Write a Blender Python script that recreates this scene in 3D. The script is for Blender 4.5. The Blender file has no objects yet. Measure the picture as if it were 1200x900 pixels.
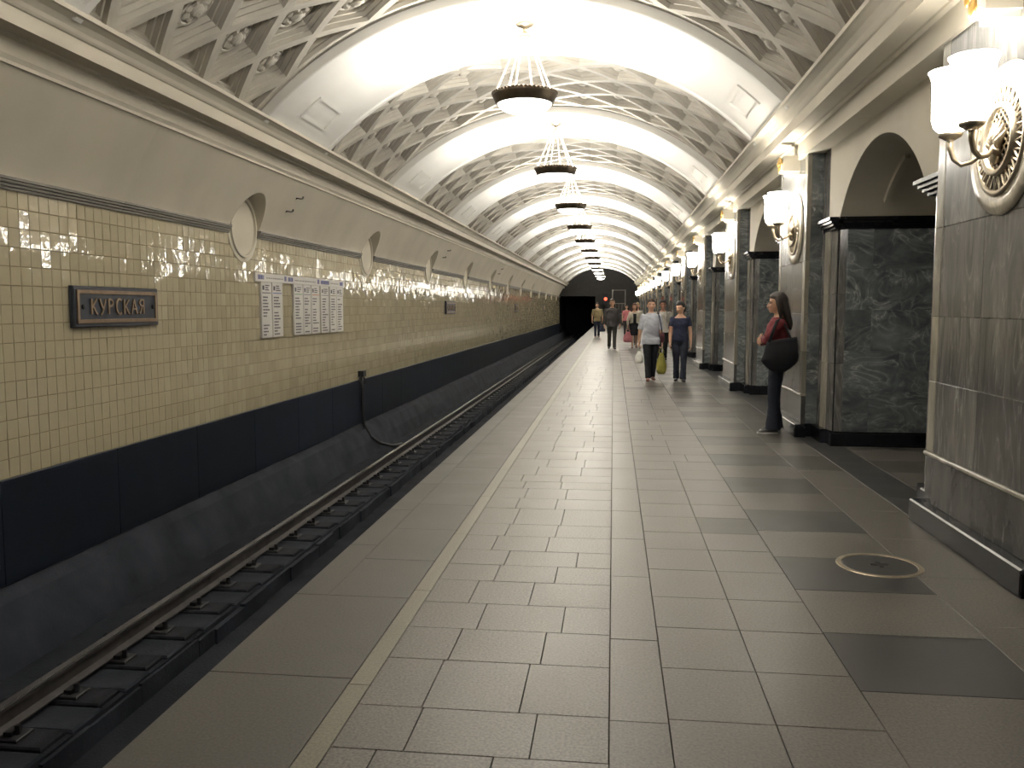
import bpy, bmesh, math, random
from mathutils import Vector, Matrix
random.seed(7)
scene = bpy.context.scene
COL = scene.collection
R_ = math.radians

# ------------------------------------------------------------------ camera, world, exposure
CAM_H = 1.5
def set_camera():
    f = 1000.0; vx, vy = 719.0, 361.0          # vanishing point of the platform axis (+Y) in the 1200x900 frame
    d = Vector((vx - 600, 450 - vy, f)).normalized()
    u = Vector((0, d.z, -d.y)).normalized()
    X = u.cross(d)
    if X.x < 0: X = -X
    right = Vector((X.x, d.x, u.x)); up = Vector((X.y, d.y, u.y)); fwd = Vector((X.z, d.z, u.z))
    cd = bpy.data.cameras.new('camera'); cd.sensor_width = 36.0; cd.lens = 36.0 * f / 1200.0
    cd.clip_end = 300; cd.clip_start = 0.05
    co = bpy.data.objects.new('camera', cd); COL.objects.link(co)
    m = Matrix((right, up, -fwd)).transposed().to_4x4(); m.translation = (0, 0, CAM_H)
    co.matrix_world = m
    scene.camera = co
set_camera()
w = bpy.data.worlds.new('world'); scene.world = w; w.use_nodes = True
w.node_tree.nodes['Background'].inputs[0].default_value = (0.0, 0.0, 0.0, 1)
w.node_tree.nodes['Background'].inputs[1].default_value = 0.0
scene.view_settings.view_transform = 'Standard'
scene.view_settings.look = 'None'
scene.view_settings.gamma = 1.0
scene.view_settings.use_curve_mapping = False
scene.view_settings.exposure = -0.1
LIGHT_COL = (1.0, 0.945, 0.865)
CHAND_W = 680.0      # lamp inside every chandelier bowl
SCONCE_W = 13.0      # lamp inside every sconce shade
CHAND_GLOW = 7.0
SCONCE_GLOW = 22.0

# ------------------------------------------------------------------ dimensions (metres, platform = z 0)
P = 5.58                       # bay length along Y
K0, K1 = -2, 12                # bays
YC = 5.42                      # centre of pylon k=0
YB = 5.15                      # centre of white ceiling band, niche k=0
YCH = 4.92                     # chandelier k=0
Y_NEAR, Y_FAR = -8.3, 76.6
XC, ZC, RB = -1.09, 0.861, 4.03 # vault axis and radius of the plain bands
RL = RB + 0.11                 # radius of coffered parts
X_TILE = -4.80
X_EDGE = -1.65
X_PIER, X_JAMB, X_BASE = 2.18, 2.36, 2.10
Z_CB, Z_CT = 3.28, 3.68

# ------------------------------------------------------------------ helpers
def mesh_obj(name, verts, faces, mat, parent=None, smooth=False, loc=None):
    me = bpy.data.meshes.new(name); me.from_pydata([tuple(v) for v in verts], [], faces); me.update()
    return link(name, me, mat, parent, smooth, loc)
def link(name, me, mat, parent=None, smooth=False, loc=None):
    if mat is not None and not me.materials: me.materials.append(mat)
    if smooth:
        for p in me.polygons: p.use_smooth = True
    o = bpy.data.objects.new(name, me); COL.objects.link(o)
    if parent: o.parent = parent
    if loc: o.location = loc
    return o
def empty(name, loc=(0, 0, 0), rz=0.0):
    o = bpy.data.objects.new(name, None); COL.objects.link(o); o.location = loc; o.rotation_euler = (0, 0, rz)
    o.empty_display_size = 0.1
    return o
def tag(o, label, cat, group=None):
    o['label'] = label; o['category'] = cat
    if group: o['group'] = group
    return o
def struct(o): o['kind'] = 'structure'; return o
def stuff(o): o['kind'] = 'stuff'; return o
def copy_tree(o, parent=None):
    c = o.copy(); COL.objects.link(c); c.parent = parent
    for ch in list(o.children): copy_tree(ch, c)
    return c
class MB:
    """collects shapes into one mesh"""
    def __init__(s): s.v = []; s.f = []
    def add(s, vs, fs):
        n = len(s.v); s.v += [tuple(v) for v in vs]; s.f += [tuple(i + n for i in f) for f in fs]; return s
    def box(s, x0, x1, y0, y1, z0, z1):
        vs = [(x, y, z) for z in (z0, z1) for y in (y0, y1) for x in (x0, x1)]
        return s.add(vs, [(0, 2, 3, 1), (4, 5, 7, 6), (0, 1, 5, 4), (2, 6, 7, 3), (0, 4, 6, 2), (1, 3, 7, 5)])
    def cbox(s, x0, x1, y0, y1, z0, z1, axis, sgn, c):
        """slab whose face towards (axis, sgn) has chamfered edges"""
        lo = [x0, y0, z0]; hi = [x1, y1, z1]
        o = [a for a in (0, 1, 2) if a != axis]
        back, front = (lo[axis], hi[axis]) if sgn > 0 else (hi[axis], lo[axis])
        mid = front - sgn * c
        def ring(val, ins):
            r = []
            for (i, j) in ((0, 0), (1, 0), (1, 1), (0, 1)):
                p = [0, 0, 0]; p[axis] = val
                p[o[0]] = (lo, hi)[i][o[0]] + (ins if i == 0 else -ins)
                p[o[1]] = (lo, hi)[j][o[1]] + (ins if j == 0 else -ins)
                r.append(tuple(p))
            return r
        vs = ring(back, 0) + ring(mid, 0) + ring(front, c)
        fs = [(3, 2, 1, 0), (8, 9, 10, 11)]
        for a in range(4):
            b = (a + 1) % 4; fs += [(a, b, b + 4, a + 4), (a + 4, b + 4, b + 8, a + 8)]
        flip = (axis == 1) ^ (sgn < 0)
        if flip: fs = [f[::-1] for f in fs]
        return s.add(vs, fs)
    def tube(s, pts, rad, seg=8, cap=True):
        pts = [Vector(p) for p in pts]; n = len(pts)
        rads = rad if isinstance(rad, (list, tuple)) else [rad] * n
        prev = None; rings = []
        for i, p in enumerate(pts):
            t = (pts[min(i + 1, n - 1)] - pts[max(i - 1, 0)]).normalized()
            if prev is None:
                a = Vector((0, 0, 1)) if abs(t.z) < 0.9 else Vector((1, 0, 0))
                nx = t.cross(a).normalized()
            else: nx = (prev - t * prev.dot(t)).normalized()
            prev = nx; ny = t.cross(nx)
            r = rads[i]
            rx, ry = r if isinstance(r, tuple) else (r, r)
            rings.append([p + nx * rx * math.cos(2 * math.pi * k / seg) + ny * ry * math.sin(2 * math.pi * k / seg) for k in range(seg)])
        return s.rings(rings, cap)
    def rings(s, rings, cap=True, close=True):
        m = len(rings[0]); vs = [v for r in rings for v in r]; fs = []
        for i in range(len(rings) - 1):
            for k in range(m if close else m - 1):
                a = i * m + k; b = i * m + (k + 1) % m
                fs.append((a, b, b + m, a + m))
        if cap: fs += [tuple(range(m))[::-1], tuple((len(rings) - 1) * m + k for k in range(m))]
        return s.add(vs, fs)
    def lathe(s, prof, seg=24, c=(0, 0, 0), cap=False):
        rings = [[(c[0] + r * math.cos(2 * math.pi * k / seg), c[1] + r * math.sin(2 * math.pi * k / seg), c[2] + z) for k in range(seg)] for r, z in prof]
        return s.rings(rings, cap)
    def ball(s, c, r, seg=12, rows=8):
        rx, ry, rz = r if isinstance(r, (tuple, list)) else (r, r, r)
        rings = []
        for i in range(rows + 1):
            a = -math.pi / 2 + math.pi * (0.02 + 0.96 * i / rows)
            rings.append([(c[0] + rx * math.cos(a) * math.cos(2 * math.pi * k / seg), c[1] + ry * math.cos(a) * math.sin(2 * math.pi * k / seg), c[2] + rz * math.sin(a)) for k in range(seg)])
        return s.rings(rings, True)
    def extrude_y(s, prof, y0, y1, close=True, cap=True):
        return s.rings([[(x, y0, z) for x, z in prof], [(x, y1, z) for x, z in prof]], cap and close, close)
    def xf(s, M):
        s.v = [tuple(M @ Vector(v)) for v in s.v]; return s
    def build(s, name, mat, parent=None, smooth=False, loc=None):
        return mesh_obj(name, s.v, s.f, mat, parent, smooth, loc)
    def mesh(s, name, mat, smooth=False, fix=True):
        me = bpy.data.meshes.new(name); me.from_pydata(s.v, [], s.f)
        if fix: fixn(me)
        me.materials.append(mat)
        if smooth:
            for p in me.polygons: p.use_smooth = True
        return me
def fixn(me):
    bm = bmesh.new(); bm.from_mesh(me); bmesh.ops.recalc_face_normals(bm, faces=bm.faces[:]); bm.to_mesh(me); bm.free()
def inst(name, me, parent=None, loc=(0, 0, 0), rot=(0, 0, 0)):
    o = bpy.data.objects.new(name, me); COL.objects.link(o); o.location = loc; o.rotation_euler = rot
    if parent: o.parent = parent
    return o

# ------------------------------------------------------------------ materials
def nmat(name):
    m = bpy.data.materials.new(name); m.use_nodes = True
    nt = m.node_tree; b = nt.nodes['Principled BSDF']
    return m, nt, b
def N(nt, t, **kw):
    n = nt.nodes.new(t)
    for k, v in kw.items(): setattr(n, k, v)
    return n
def ramp(nt, stops):
    r = N(nt, 'ShaderNodeValToRGB'); e = r.color_ramp.elements
    while len(e) < len(stops): e.new(0.5)
    for i, (p, c) in enumerate(stops): e[i].position = p; e[i].color = (*c, 1)
    return r
def plain(name, col, rough=0.5, metal=0.0, var=0.12, scale=3.0, bump=0.0, spec=0.5):
    """flat colour with soft mottling"""
    m, nt, b = nmat(name)
    tc = N(nt, 'ShaderNodeTexCoord'); no = N(nt, 'ShaderNodeTexNoise'); no.inputs['Scale'].default_value = scale; no.inputs['Detail'].default_value = 6
    nt.links.new(tc.outputs['Object'], no.inputs['Vector'])
    lo = tuple(c * (1 - var) for c in col); hi = tuple(min(1, c * (1 + var)) for c in col)
    r = ramp(nt, [(0.3, lo), (0.7, hi)]); nt.links.new(no.outputs['Fac'], r.inputs['Fac'])
    nt.links.new(r.outputs['Color'], b.inputs['Base Color'])
    b.inputs['Roughness'].default_value = rough; b.inputs['Metallic'].default_value = metal
    b.inputs['Specular IOR Level'].default_value = spec
    if bump:
        n2 = N(nt, 'ShaderNodeTexNoise'); n2.inputs['Scale'].default_value = scale * 18
        nt.links.new(tc.outputs['Object'], n2.inputs['Vector'])
        bp = N(nt, 'ShaderNodeBump'); bp.inputs['Strength'].default_value = bump; bp.inputs['Distance'].default_value = 0.01
        nt.links.new(n2.outputs['Fac'], bp.inputs['Height']); nt.links.new(bp.outputs['Normal'], b.inputs['Normal'])
    return m
def granite(name, c0, c1, rough=0.3, speck=0.25, bump=0.12):
    m, nt, b = nmat(name)
    tc = N(nt, 'ShaderNodeTexCoord'); geo = N(nt, 'ShaderNodeNewGeometry')
    mix = N(nt, 'ShaderNodeMix', data_type='RGBA'); nt.links.new(geo.outputs['Random Per Island'], mix.inputs['Factor'])
    mix.inputs['A'].default_value = (*c0, 1); mix.inputs['B'].default_value = (*c1, 1)
    no = N(nt, 'ShaderNodeTexNoise'); no.inputs['Scale'].default_value = 90; no.inputs['Detail'].default_value = 3
    n2 = N(nt, 'ShaderNodeTexNoise'); n2.inputs['Scale'].default_value = 2.2; n2.inputs['Detail'].default_value = 5
    nt.links.new(geo.outputs['Position'], no.inputs['Vector']); nt.links.new(geo.outputs['Position'], n2.inputs['Vector'])
    r = ramp(nt, [(0.36, (1 - speck,) * 3), (0.5, (1, 1, 1)), (0.66, (1 + speck,) * 3)]); nt.links.new(no.outputs['Fac'], r.inputs['Fac'])
    r2 = ramp(nt, [(0.3, (0.86,) * 3), (0.7, (1.08,) * 3)]); nt.links.new(n2.outputs['Fac'], r2.inputs['Fac'])
    mu = N(nt, 'ShaderNodeMix', data_type='RGBA', blend_type='MULTIPLY'); mu.inputs['Factor'].default_value = 1
    nt.links.new(mix.outputs['Result'], mu.inputs['A']); nt.links.new(r.outputs['Color'], mu.inputs['B'])
    m2 = N(nt, 'ShaderNodeMix', data_type='RGBA', blend_type='MULTIPLY'); m2.inputs['Factor'].default_value = 1
    nt.links.new(mu.outputs['Result'], m2.inputs['A']); nt.links.new(r2.outputs['Color'], m2.inputs['B'])
    nt.links.new(m2.outputs['Result'], b.inputs['Base Color'])
    rr = N(nt, 'ShaderNodeMapRange'); rr.inputs['To Min'].default_value = rough * 0.8; rr.inputs['To Max'].default_value = rough * 1.25
    nt.links.new(n2.outputs['Fac'], rr.inputs['Value']); nt.links.new(rr.outputs['Result'], b.inputs['Roughness'])
    bp = N(nt, 'ShaderNodeBump'); bp.inputs['Strength'].default_value = bump; bp.inputs['Distance'].default_value = 0.004
    nt.links.new(no.outputs['Fac'], bp.inputs['Height']); nt.links.new(bp.outputs['Normal'], b.inputs['Normal'])
    return m
def marble(name, dark, mid, vein, stretch=(1, 1, 1), scale=1.6, rough=0.18, veins=0.55, dist=1.6):
    m, nt, b = nmat(name)
    geo = N(nt, 'ShaderNodeNewGeometry'); oi = N(nt, 'ShaderNodeObjectInfo')
    off = N(nt, 'ShaderNodeVectorMath', operation='SCALE'); off.inputs[0].default_value = (13.1, 7.7, 17.3)
    nt.links.new(oi.outputs['Random'], off.inputs['Scale'])
    ad = N(nt, 'ShaderNodeVectorMath', operation='ADD'); nt.links.new(geo.outputs['Position'], ad.inputs[0]); nt.links.new(off.outputs['Vector'], ad.inputs[1])
    mp = N(nt, 'ShaderNodeMapping'); mp.inputs['Scale'].default_value = stretch; nt.links.new(ad.outputs['Vector'], mp.inputs['Vector'])
    n1 = N(nt, 'ShaderNodeTexNoise'); n1.inputs['Scale'].default_value = scale; n1.inputs['Detail'].default_value = 9; n1.inputs['Roughness'].default_value = 0.62; n1.inputs['Distortion'].default_value = dist
    nt.links.new(mp.outputs['Vector'], n1.inputs['Vector'])
    r1 = ramp(nt, [(0.3, dark), (0.52, mid), (0.75, tuple(min(1, c * 1.5) for c in mid))]); nt.links.new(n1.outputs['Fac'], r1.inputs['Fac'])
    n2 = N(nt, 'ShaderNodeTexNoise'); n2.inputs['Scale'].default_value = scale * 1.3; n2.inputs['Detail'].default_value = 7; n2.inputs['Distortion'].default_value = dist * 1.6
    nt.links.new(mp.outputs['Vector'], n2.inputs['Vector'])
    r2 = ramp(nt, [(0.40, (0, 0, 0)), (0.485, (0.35, 0.35, 0.35)), (0.5, (1, 1, 1)), (0.515, (0.35, 0.35, 0.35)), (0.60, (0, 0, 0))]); nt.links.new(n2.outputs['Fac'], r2.inputs['Fac'])
    n3 = N(nt, 'ShaderNodeTexNoise'); n3.inputs['Scale'].default_value = scale * 1.9; n3.inputs['Detail'].default_value = 4
    nt.links.new(mp.outputs['Vector'], n3.inputs['Vector'])
    r3 = ramp(nt, [(0.38, (0.04, 0.04, 0.04)), (0.66, (1, 1, 1))]); nt.links.new(n3.outputs['Fac'], r3.inputs['Fac'])
    vm = N(nt, 'ShaderNodeMix', data_type='RGBA', blend_type='MULTIPLY'); vm.inputs['Factor'].default_value = 1
    nt.links.new(r2.outputs['Color'], vm.inputs['A']); nt.links.new(r3.outputs['Color'], vm.inputs['B'])
    sc = N(nt, 'ShaderNodeMath', operation='MULTIPLY'); sc.inputs[1].default_value = veins; nt.links.new(vm.outputs['Result'], sc.inputs[0])
    mx = N(nt, 'ShaderNodeMix', data_type='RGBA'); nt.links.new(sc.outputs[0], mx.inputs['Factor']); nt.links.new(r1.outputs['Color'], mx.inputs['A']); mx.inputs['B'].default_value = (*vein, 1)
    # slab to slab tone
    tn = N(nt, 'ShaderNodeMapRange'); tn.inputs['To Min'].default_value = 0.72; tn.inputs['To Max'].default_value = 1.2; nt.links.new(oi.outputs['Random'], tn.inputs['Value'])
    mu = N(nt, 'ShaderNodeMix', data_type='RGBA', blend_type='MULTIPLY'); mu.inputs['Factor'].default_value = 1
    nt.links.new(mx.outputs['Result'], mu.inputs['A']); nt.links.new(tn.outputs['Result'], mu.inputs['B'])
    nt.links.new(mu.outputs['Result'], b.inputs['Base Color'])
    b.inputs['Roughness'].default_value = rough
    return m
def glow(name, col, strength):
    m, nt, b = nmat(name)
    b.inputs['Base Color'].default_value = (0.9, 0.88, 0.82, 1); b.inputs['Roughness'].default_value = 0.35
    b.inputs['Emission Color'].default_value = (*col, 1); b.inputs['Emission Strength'].default_value = strength
    return m
def tile_mat():
    m, nt, b = nmat('glazed_cream_tile')
    geo = N(nt, 'ShaderNodeNewGeometry')
    r = ramp(nt, [(0, (0.41, 0.365, 0.255)), (0.5, (0.45, 0.40, 0.28)), (1, (0.49, 0.44, 0.31))]); nt.links.new(geo.outputs['Random Per Island'], r.inputs['Fac'])
    nt.links.new(r.outputs['Color'], b.inputs['Base Color'])
    b.inputs['Roughness'].default_value = 0.06; b.inputs['Specular IOR Level'].default_value = 0.85
    no = N(nt, 'ShaderNodeTexNoise'); no.inputs['Scale'].default_value = 14; no.inputs['Detail'].default_value = 2
    nt.links.new(geo.outputs['Position'], no.inputs['Vector'])
    bp = N(nt, 'ShaderNodeBump'); bp.inputs['Strength'].default_value = 0.35; bp.inputs['Distance'].default_value = 0.006
    nt.links.new(no.outputs['Fac'], bp.inputs['Height']); nt.links.new(bp.outputs['Normal'], b.inputs['Normal'])
    return m
M = {}
M['plaster'] = plain('cream_plaster', (0.60, 0.56, 0.47), 0.75, var=0.07, scale=1.3, bump=0.08)
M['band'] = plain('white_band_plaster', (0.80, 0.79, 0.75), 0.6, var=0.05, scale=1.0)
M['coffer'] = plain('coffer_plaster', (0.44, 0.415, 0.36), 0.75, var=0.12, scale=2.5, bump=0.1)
M['tile'] = tile_mat()
M['grout'] = plain('tile_grout', (0.20, 0.17, 0.11), 0.9)
M['moulding'] = plain('grey_moulding', (0.20, 0.19, 0.17), 0.5)
M['wainscot'] = marble('dark_wainscot_stone', (0.0035, 0.007, 0.015), (0.007, 0.011, 0.021), (0.03, 0.035, 0.045), (1, 1, 0.5), 1.2, 0.35, 0.2)
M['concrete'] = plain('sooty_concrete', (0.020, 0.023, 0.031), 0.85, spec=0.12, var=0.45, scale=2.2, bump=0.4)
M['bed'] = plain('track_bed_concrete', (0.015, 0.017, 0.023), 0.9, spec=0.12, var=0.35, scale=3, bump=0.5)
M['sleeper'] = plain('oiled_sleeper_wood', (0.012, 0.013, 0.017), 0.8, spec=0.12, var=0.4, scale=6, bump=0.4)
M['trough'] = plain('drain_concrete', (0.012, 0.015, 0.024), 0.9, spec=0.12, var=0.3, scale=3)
M['rail_side'] = plain('rusty_rail_steel', (0.05, 0.045, 0.045), 0.6, metal=0.4, var=0.3, scale=8)
M['rail_top'] = plain('polished_rail_steel', (0.55, 0.52, 0.50), 0.22, metal=1.0, var=0.08)
M['iron'] = plain('black_iron', (0.018, 0.018, 0.02), 0.55, metal=0.3)
M['granite'] = granite('tan_granite', (0.09, 0.083, 0.073), (0.12, 0.11, 0.097), 0.36)
M['granite_pave'] = granite('speckled_granite', (0.09, 0.083, 0.073), (0.116, 0.107, 0.094), 0.38, 0.38)
M['granite_dark'] = granite('dark_granite', (0.034, 0.034, 0.034), (0.044, 0.043, 0.042), 0.36, 0.06, 0.01)
M['granite_edge'] = granite('edge_granite', (0.047, 0.043, 0.039), (0.060, 0.056, 0.050), 0.40)
M['yellow'] = granite('yellow_line_stone', (0.14, 0.13, 0.10), (0.158, 0.146, 0.112), 0.35, 0.2)
M['joint'] = plain('floor_joint', (0.05, 0.045, 0.038), 0.9)
M['marble_light'] = marble('light_streaked_marble', (0.058, 0.058, 0.058), (0.115, 0.113, 0.109), (0.32, 0.315, 0.30), (1.3, 1.6, 0.34), 2.6, 0.15, 0.8, 1.3)
M['marble_trim'] = marble('pale_marble_trim', (0.20, 0.185, 0.155), (0.30, 0.28, 0.235), (0.45, 0.43, 0.38), (1, 1, 0.4), 2.0, 0.18, 0.3)
M['marble_dark'] = marble('dark_veined_marble', (0.065, 0.078, 0.088), (0.15, 0.168, 0.178), (0.5, 0.52, 0.51), (0.9, 1, 1.3), 1.7, 0.14, 1.0, 2.0)
M['marble_dado'] = marble('grey_dado_marble', (0.035, 0.036, 0.037), (0.068, 0.067, 0.065), (0.17, 0.168, 0.16), (1.2, 1.4, 0.5), 2.0, 0.18, 0.35, 0.8)
M['black_stone'] = plain('black_base_stone', (0.012, 0.013, 0.017), 0.22, var=0.3, scale=4)
M['bronze'] = plain('dark_bronze', (0.085, 0.065, 0.045), 0.42, metal=0.8, var=0.25, scale=12)
M['bronze_light'] = plain('worn_bronze', (0.42, 0.36, 0.27), 0.38, metal=0.85, var=0.2, scale=12)
M['gilt'] = plain('gilt_ornament', (0.55, 0.36, 0.12), 0.4, metal=0.8, var=0.2, scale=12)
M['chrome'] = plain('pale_rod_metal', (0.75, 0.68, 0.55), 0.3, metal=0.9, var=0.05)
M['onyx'] = marble('pale_onyx', (0.50, 0.44, 0.34), (0.62, 0.57, 0.47), (0.72, 0.69, 0.62), (1, 1, 1), 5, 0.2, 0.4)
M['chand_glass'] = glow('lit_bowl_glass', (1.0, 0.95, 0.86), CHAND_GLOW)
M['sconce_glass'] = glow('lit_shade_glass', (1.0, 0.95, 0.86), SCONCE_GLOW)
M['sign'] = plain('dark_cast_bronze', (0.030, 0.036, 0.050), 0.4, metal=0.3, var=0.3, scale=9)
M['sign_trim'] = plain('rubbed_bronze', (0.24, 0.17, 0.11), 0.38, metal=0.6, var=0.2, scale=9)
M['white_board'] = plain('white_enamel', (0.62, 0.60, 0.57), 0.4, var=0.04)
M['ink'] = plain('dark_print', (0.05, 0.05, 0.07), 0.6)
M['ink_blue'] = plain('blue_print', (0.05, 0.06, 0.22), 0.6)
M['cable'] = plain('black_rubber', (0.012, 0.012, 0.014), 0.6)
M['tunnel'] = plain('sooty_tunnel', (0.012, 0.013, 0.02), 0.9)
M['end_wall'] = plain('dark_end_wall', (0.04, 0.038, 0.036), 0.8)
m_, nt_, b_ = nmat('red_signal'); b_.inputs['Base Color'].default_value = (0.8, 0.05, 0.03, 1); b_.inputs['Emission Color'].default_value = (1, 0.09, 0.04, 1); b_.inputs['Emission Strength'].default_value = 4
M['red'] = m_

# ------------------------------------------------------------------ floor of the platform, slab by slab
floor = struct(mesh_obj('floor', *(lambda b: (b.v, b.f))(MB().box(X_EDGE + 0.01, 5.2, Y_NEAR, Y_FAR, -0.30, -0.022)), M['joint']))
slabs = []      # (x0,x1,y0,y1,mat)
def rows(x0, x1, y0, y1, step, mat, jit=0.0, split=None):
    y = y0
    while y < y1 - 1e-3:
        s = step * (1 + random.uniform(-jit, jit)); y2 = min(y + s, y1)
        if y1 - y2 < step * 0.3: y2 = y1
        if split:
            xs = split()
            for a, b in zip([x0] + xs, xs + [x1]): slabs.append((a, b, y, y2, mat() if callable(mat) else mat))
        else: slabs.append((x0, x1, y, y2, mat() if callable(mat) else mat))
        y = y2
rows(X_EDGE, -1.04, Y_NEAR, 4.22, 1.05, 'granite_edge')
rows(X_EDGE, -1.47, 4.22, Y_FAR, 0.95, lambda: 'granite_edge')
rows(-1.47, -1.04, 4.22, Y_FAR, 0.72, 'granite_edge', 0.1)
rows(-1.04, -0.95, Y_NEAR, Y_FAR, 1.15, 'yellow')
def psplit():
    xs = []; x = -0.95 + random.uniform(0.16, 0.36)
    while x < -0.12: xs.append(x); x += random.uniform(0.3, 0.44)
    return xs
rows(-0.95, 0.0, Y_NEAR, Y_FAR, 0.38, 'granite_pave', 0.25, psplit)
rows(0.0, 0.215, Y_NEAR, Y_FAR, 0.85, 'granite', 0.1)
cnt = [0]
def fsplit():
    cnt[0] += 1
    return [0.6] if cnt[0] % 3 else [random.choice((0.46, 0.6, 0.74))]
rows(0.215, 0.98, Y_NEAR, Y_FAR, 0.44, lambda: 'granite' if random.random() > 0.12 else 'granite_edge', 0.12, fsplit)
alt = [0]
def gm():
    alt[0] += 1
    return 'granite_dark' if alt[0] % 2 else 'granite'
rows(0.98, 1.705, Y_NEAR, 3.375 - 9 * 1.225, 0.65, 'granite')
rows(0.98, 1.705, 3.375 - 9 * 1.225, Y_FAR, 0.6125, gm)
rows(1.705, 2.14, Y_NEAR, Y_FAR, 0.8, lambda: random.choice(('granite', 'granite', 'granite_edge')), 0.1)
for k in range(K0, K1 + 1):
    a, b = YC + k * P + 1.42, YC + (k + 1) * P - 1.42
    if b > Y_FAR: break
    rows(2.14, 2.5, a - 0.7, b + 0.7, 0.82, 'granite_dark')
    for xa, xb in ((2.5, 3.35), (3.35, 4.2), (4.2, 5.2)): rows(xa, xb, a, b, 0.62, lambda: random.choice(('granite', 'granite_edge')))
def slab_mb(mb, s):
    g = 0.0016
    return mb.cbox(s[0] + g, s[1] - g, s[2] + g, s[3] - g, -0.035, random.uniform(-0.0005, 0.0005), 2, 1, 0.0015)
def seen(s):
    yc = (s[2] + s[3]) / 2; xc = (s[0] + s[1]) / 2
    if s[2] < 2.35 or xc > 2.5 or xc / yc > 0.46: return -1
    return (s[1] - s[0]) * (s[3] - s[2]) / yc ** 3
slabs.sort(key=seen, reverse=True)
for s in slabs[:300]: slab_mb(MB(), s).build('slab', M[s[4]], floor)
rest = {}
for s in slabs[300:]: slab_mb(rest.setdefault(s[4], MB()), s)
ms = sorted(rest); mb = MB(); idx = []
for i, n in enumerate(ms): mb.add(rest[n].v, rest[n].f); idx += [i] * len(rest[n].f)
o = mb.build('slab_paving', M[ms[0]], floor); stuff(o)
for n in ms[1:]: o.data.materials.append(M[n])
o.data.polygons.foreach_set('material_index', idx)

# platform edge wall
struct(MB().box(X_EDGE + 0.02, X_EDGE + 0.3, Y_NEAR, Y_FAR, -0.235, -0.036).box(X_EDGE + 0.55, X_EDGE + 0.75, Y_NEAR, Y_FAR, -1.45, -0.25).build('platform_wall', M['concrete']))

# inspection cover let into the paving
mc = tag(empty('manhole_cover', (1.56, 5.1, 0)), 'round inspection cover with worn brass rim let into the dark slab', 'manhole cover')
MB().lathe([(0.001, 0.003), (0.2, 0.003), (0.205, 0.0005)], 40).build('lid', M['granite_dark'], mc)
MB().lathe([(0.207, 0.0005), (0.21, 0.005), (0.236, 0.005), (0.24, 0.0005)], 48).build('rim', M['bronze_light'], mc)
MB().box(-0.05, 0.05, -0.014, 0.014, 0.003, 0.008).box(-0.012, 0.012, -0.05, 0.05, 0.003, 0.007).build('grip', M['iron'], mc)

# ------------------------------------------------------------------ track
def poly_y(name, prof, mat, parent=None, y0=Y_NEAR, y1=Y_FAR, close=False): return MB().extrude_y(prof, y0, y1, close).build(name, mat, parent)
ZB = -1.25
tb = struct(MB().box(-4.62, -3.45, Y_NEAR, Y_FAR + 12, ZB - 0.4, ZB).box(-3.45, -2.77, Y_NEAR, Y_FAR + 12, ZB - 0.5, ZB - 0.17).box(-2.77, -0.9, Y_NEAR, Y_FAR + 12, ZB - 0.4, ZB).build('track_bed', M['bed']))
lip = MB()
y = Y_NEAR
while y < Y_FAR:
    L = random.uniform(0.25, 0.7); d = random.uniform(0, 0.035)
    lip.box(-3.5, -3.43 + d, y, y + L, ZB - 0.3, ZB - random.uniform(0.01, 0.04)); y += L
stuff(lip.build('ragged_drain_edge', M['concrete'], tb))
haunch = struct(MB().rings([[(-4.82, y, -0.70), (-4.68, y, -0.80), (-4.56, y, -1.02), (-4.46, y, ZB - 0.02), (-4.82, y, ZB - 0.02)] for y in (Y_NEAR, Y_FAR + 12)], True).build('wall_footing', M['concrete']))
SL = 0.60
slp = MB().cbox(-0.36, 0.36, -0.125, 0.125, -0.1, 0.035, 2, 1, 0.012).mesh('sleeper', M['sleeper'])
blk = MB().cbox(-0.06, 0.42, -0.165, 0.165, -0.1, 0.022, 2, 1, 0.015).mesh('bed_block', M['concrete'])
chair = MB().cbox(-0.19, 0.19, -0.085, 0.085, 0.035, 0.055, 2, 1, 0.006).box(-0.13, -0.075, -0.05, 0.05, 0.055, 0.085).box(0.075, 0.13, -0.05, 0.05, 0.055, 0.085).tube([(-0.14, 0, 0.05), (-0.14, 0, 0.115)], 0.02, 6).tube([(0.14, 0, 0.05), (0.14, 0, 0.115)], 0.02, 6).mesh('rail_chair', M['iron'])
chairs = []
for side, xr, lab in (('far', -3.87, 'dark oiled sleeper block under the rail by the tiled wall'), ('near', -2.35, 'dark oiled sleeper block under the rail beside the platform edge')):
    y = 1.2
    i = 0
    while y < (Y_FAR if side == 'far' else 14):
        s = inst('sleeper', slp, None, (xr + (0.02 if side == 'far' else -0.02), y, ZB)); tag(s, lab, 'sleeper', 'sleepers under the ' + ('wall side rail' if side == 'far' else 'platform side rail'))
        chairs.append((xr, y))
        if side == 'far' and y < 40: inst('bed_block', blk, tb, (xr, y + SL / 2 + random.uniform(-0.015, 0.015), ZB))
        y += SL; i += 1
def rail(x, label):
    r = tag(empty('rail', (x, 0, ZB + 0.055)), label, 'rail')
    pr = [(-0.065, 0), (0.065, 0), (0.065, 0.012), (0.012, 0.03), (0.009, 0.11), (0.034, 0.122), (0.036, 0.15), (-0.036, 0.15), (-0.034, 0.122), (-0.009, 0.11), (-0.012, 0.03), (-0.065, 0.012)]
    MB().extrude_y(pr, Y_NEAR, Y_FAR + 12).build('web', M['rail_side'], r)
    MB().extrude_y([(-0.033, 0.1495), (0.033, 0.1495), (0.03, 0.156), (-0.03, 0.156)], Y_NEAR, Y_FAR + 12).build('running_surface', M['rail_top'], r)
    for cx, cy in chairs:
        if cx == x: inst('rail_chair', chair, r, (0, cy, -0.055))
rail(-3.87, 'steel running rail with a polished top beside the tiled wall')
rail(-2.35, 'steel running rail tucked under the platform edge')

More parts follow.
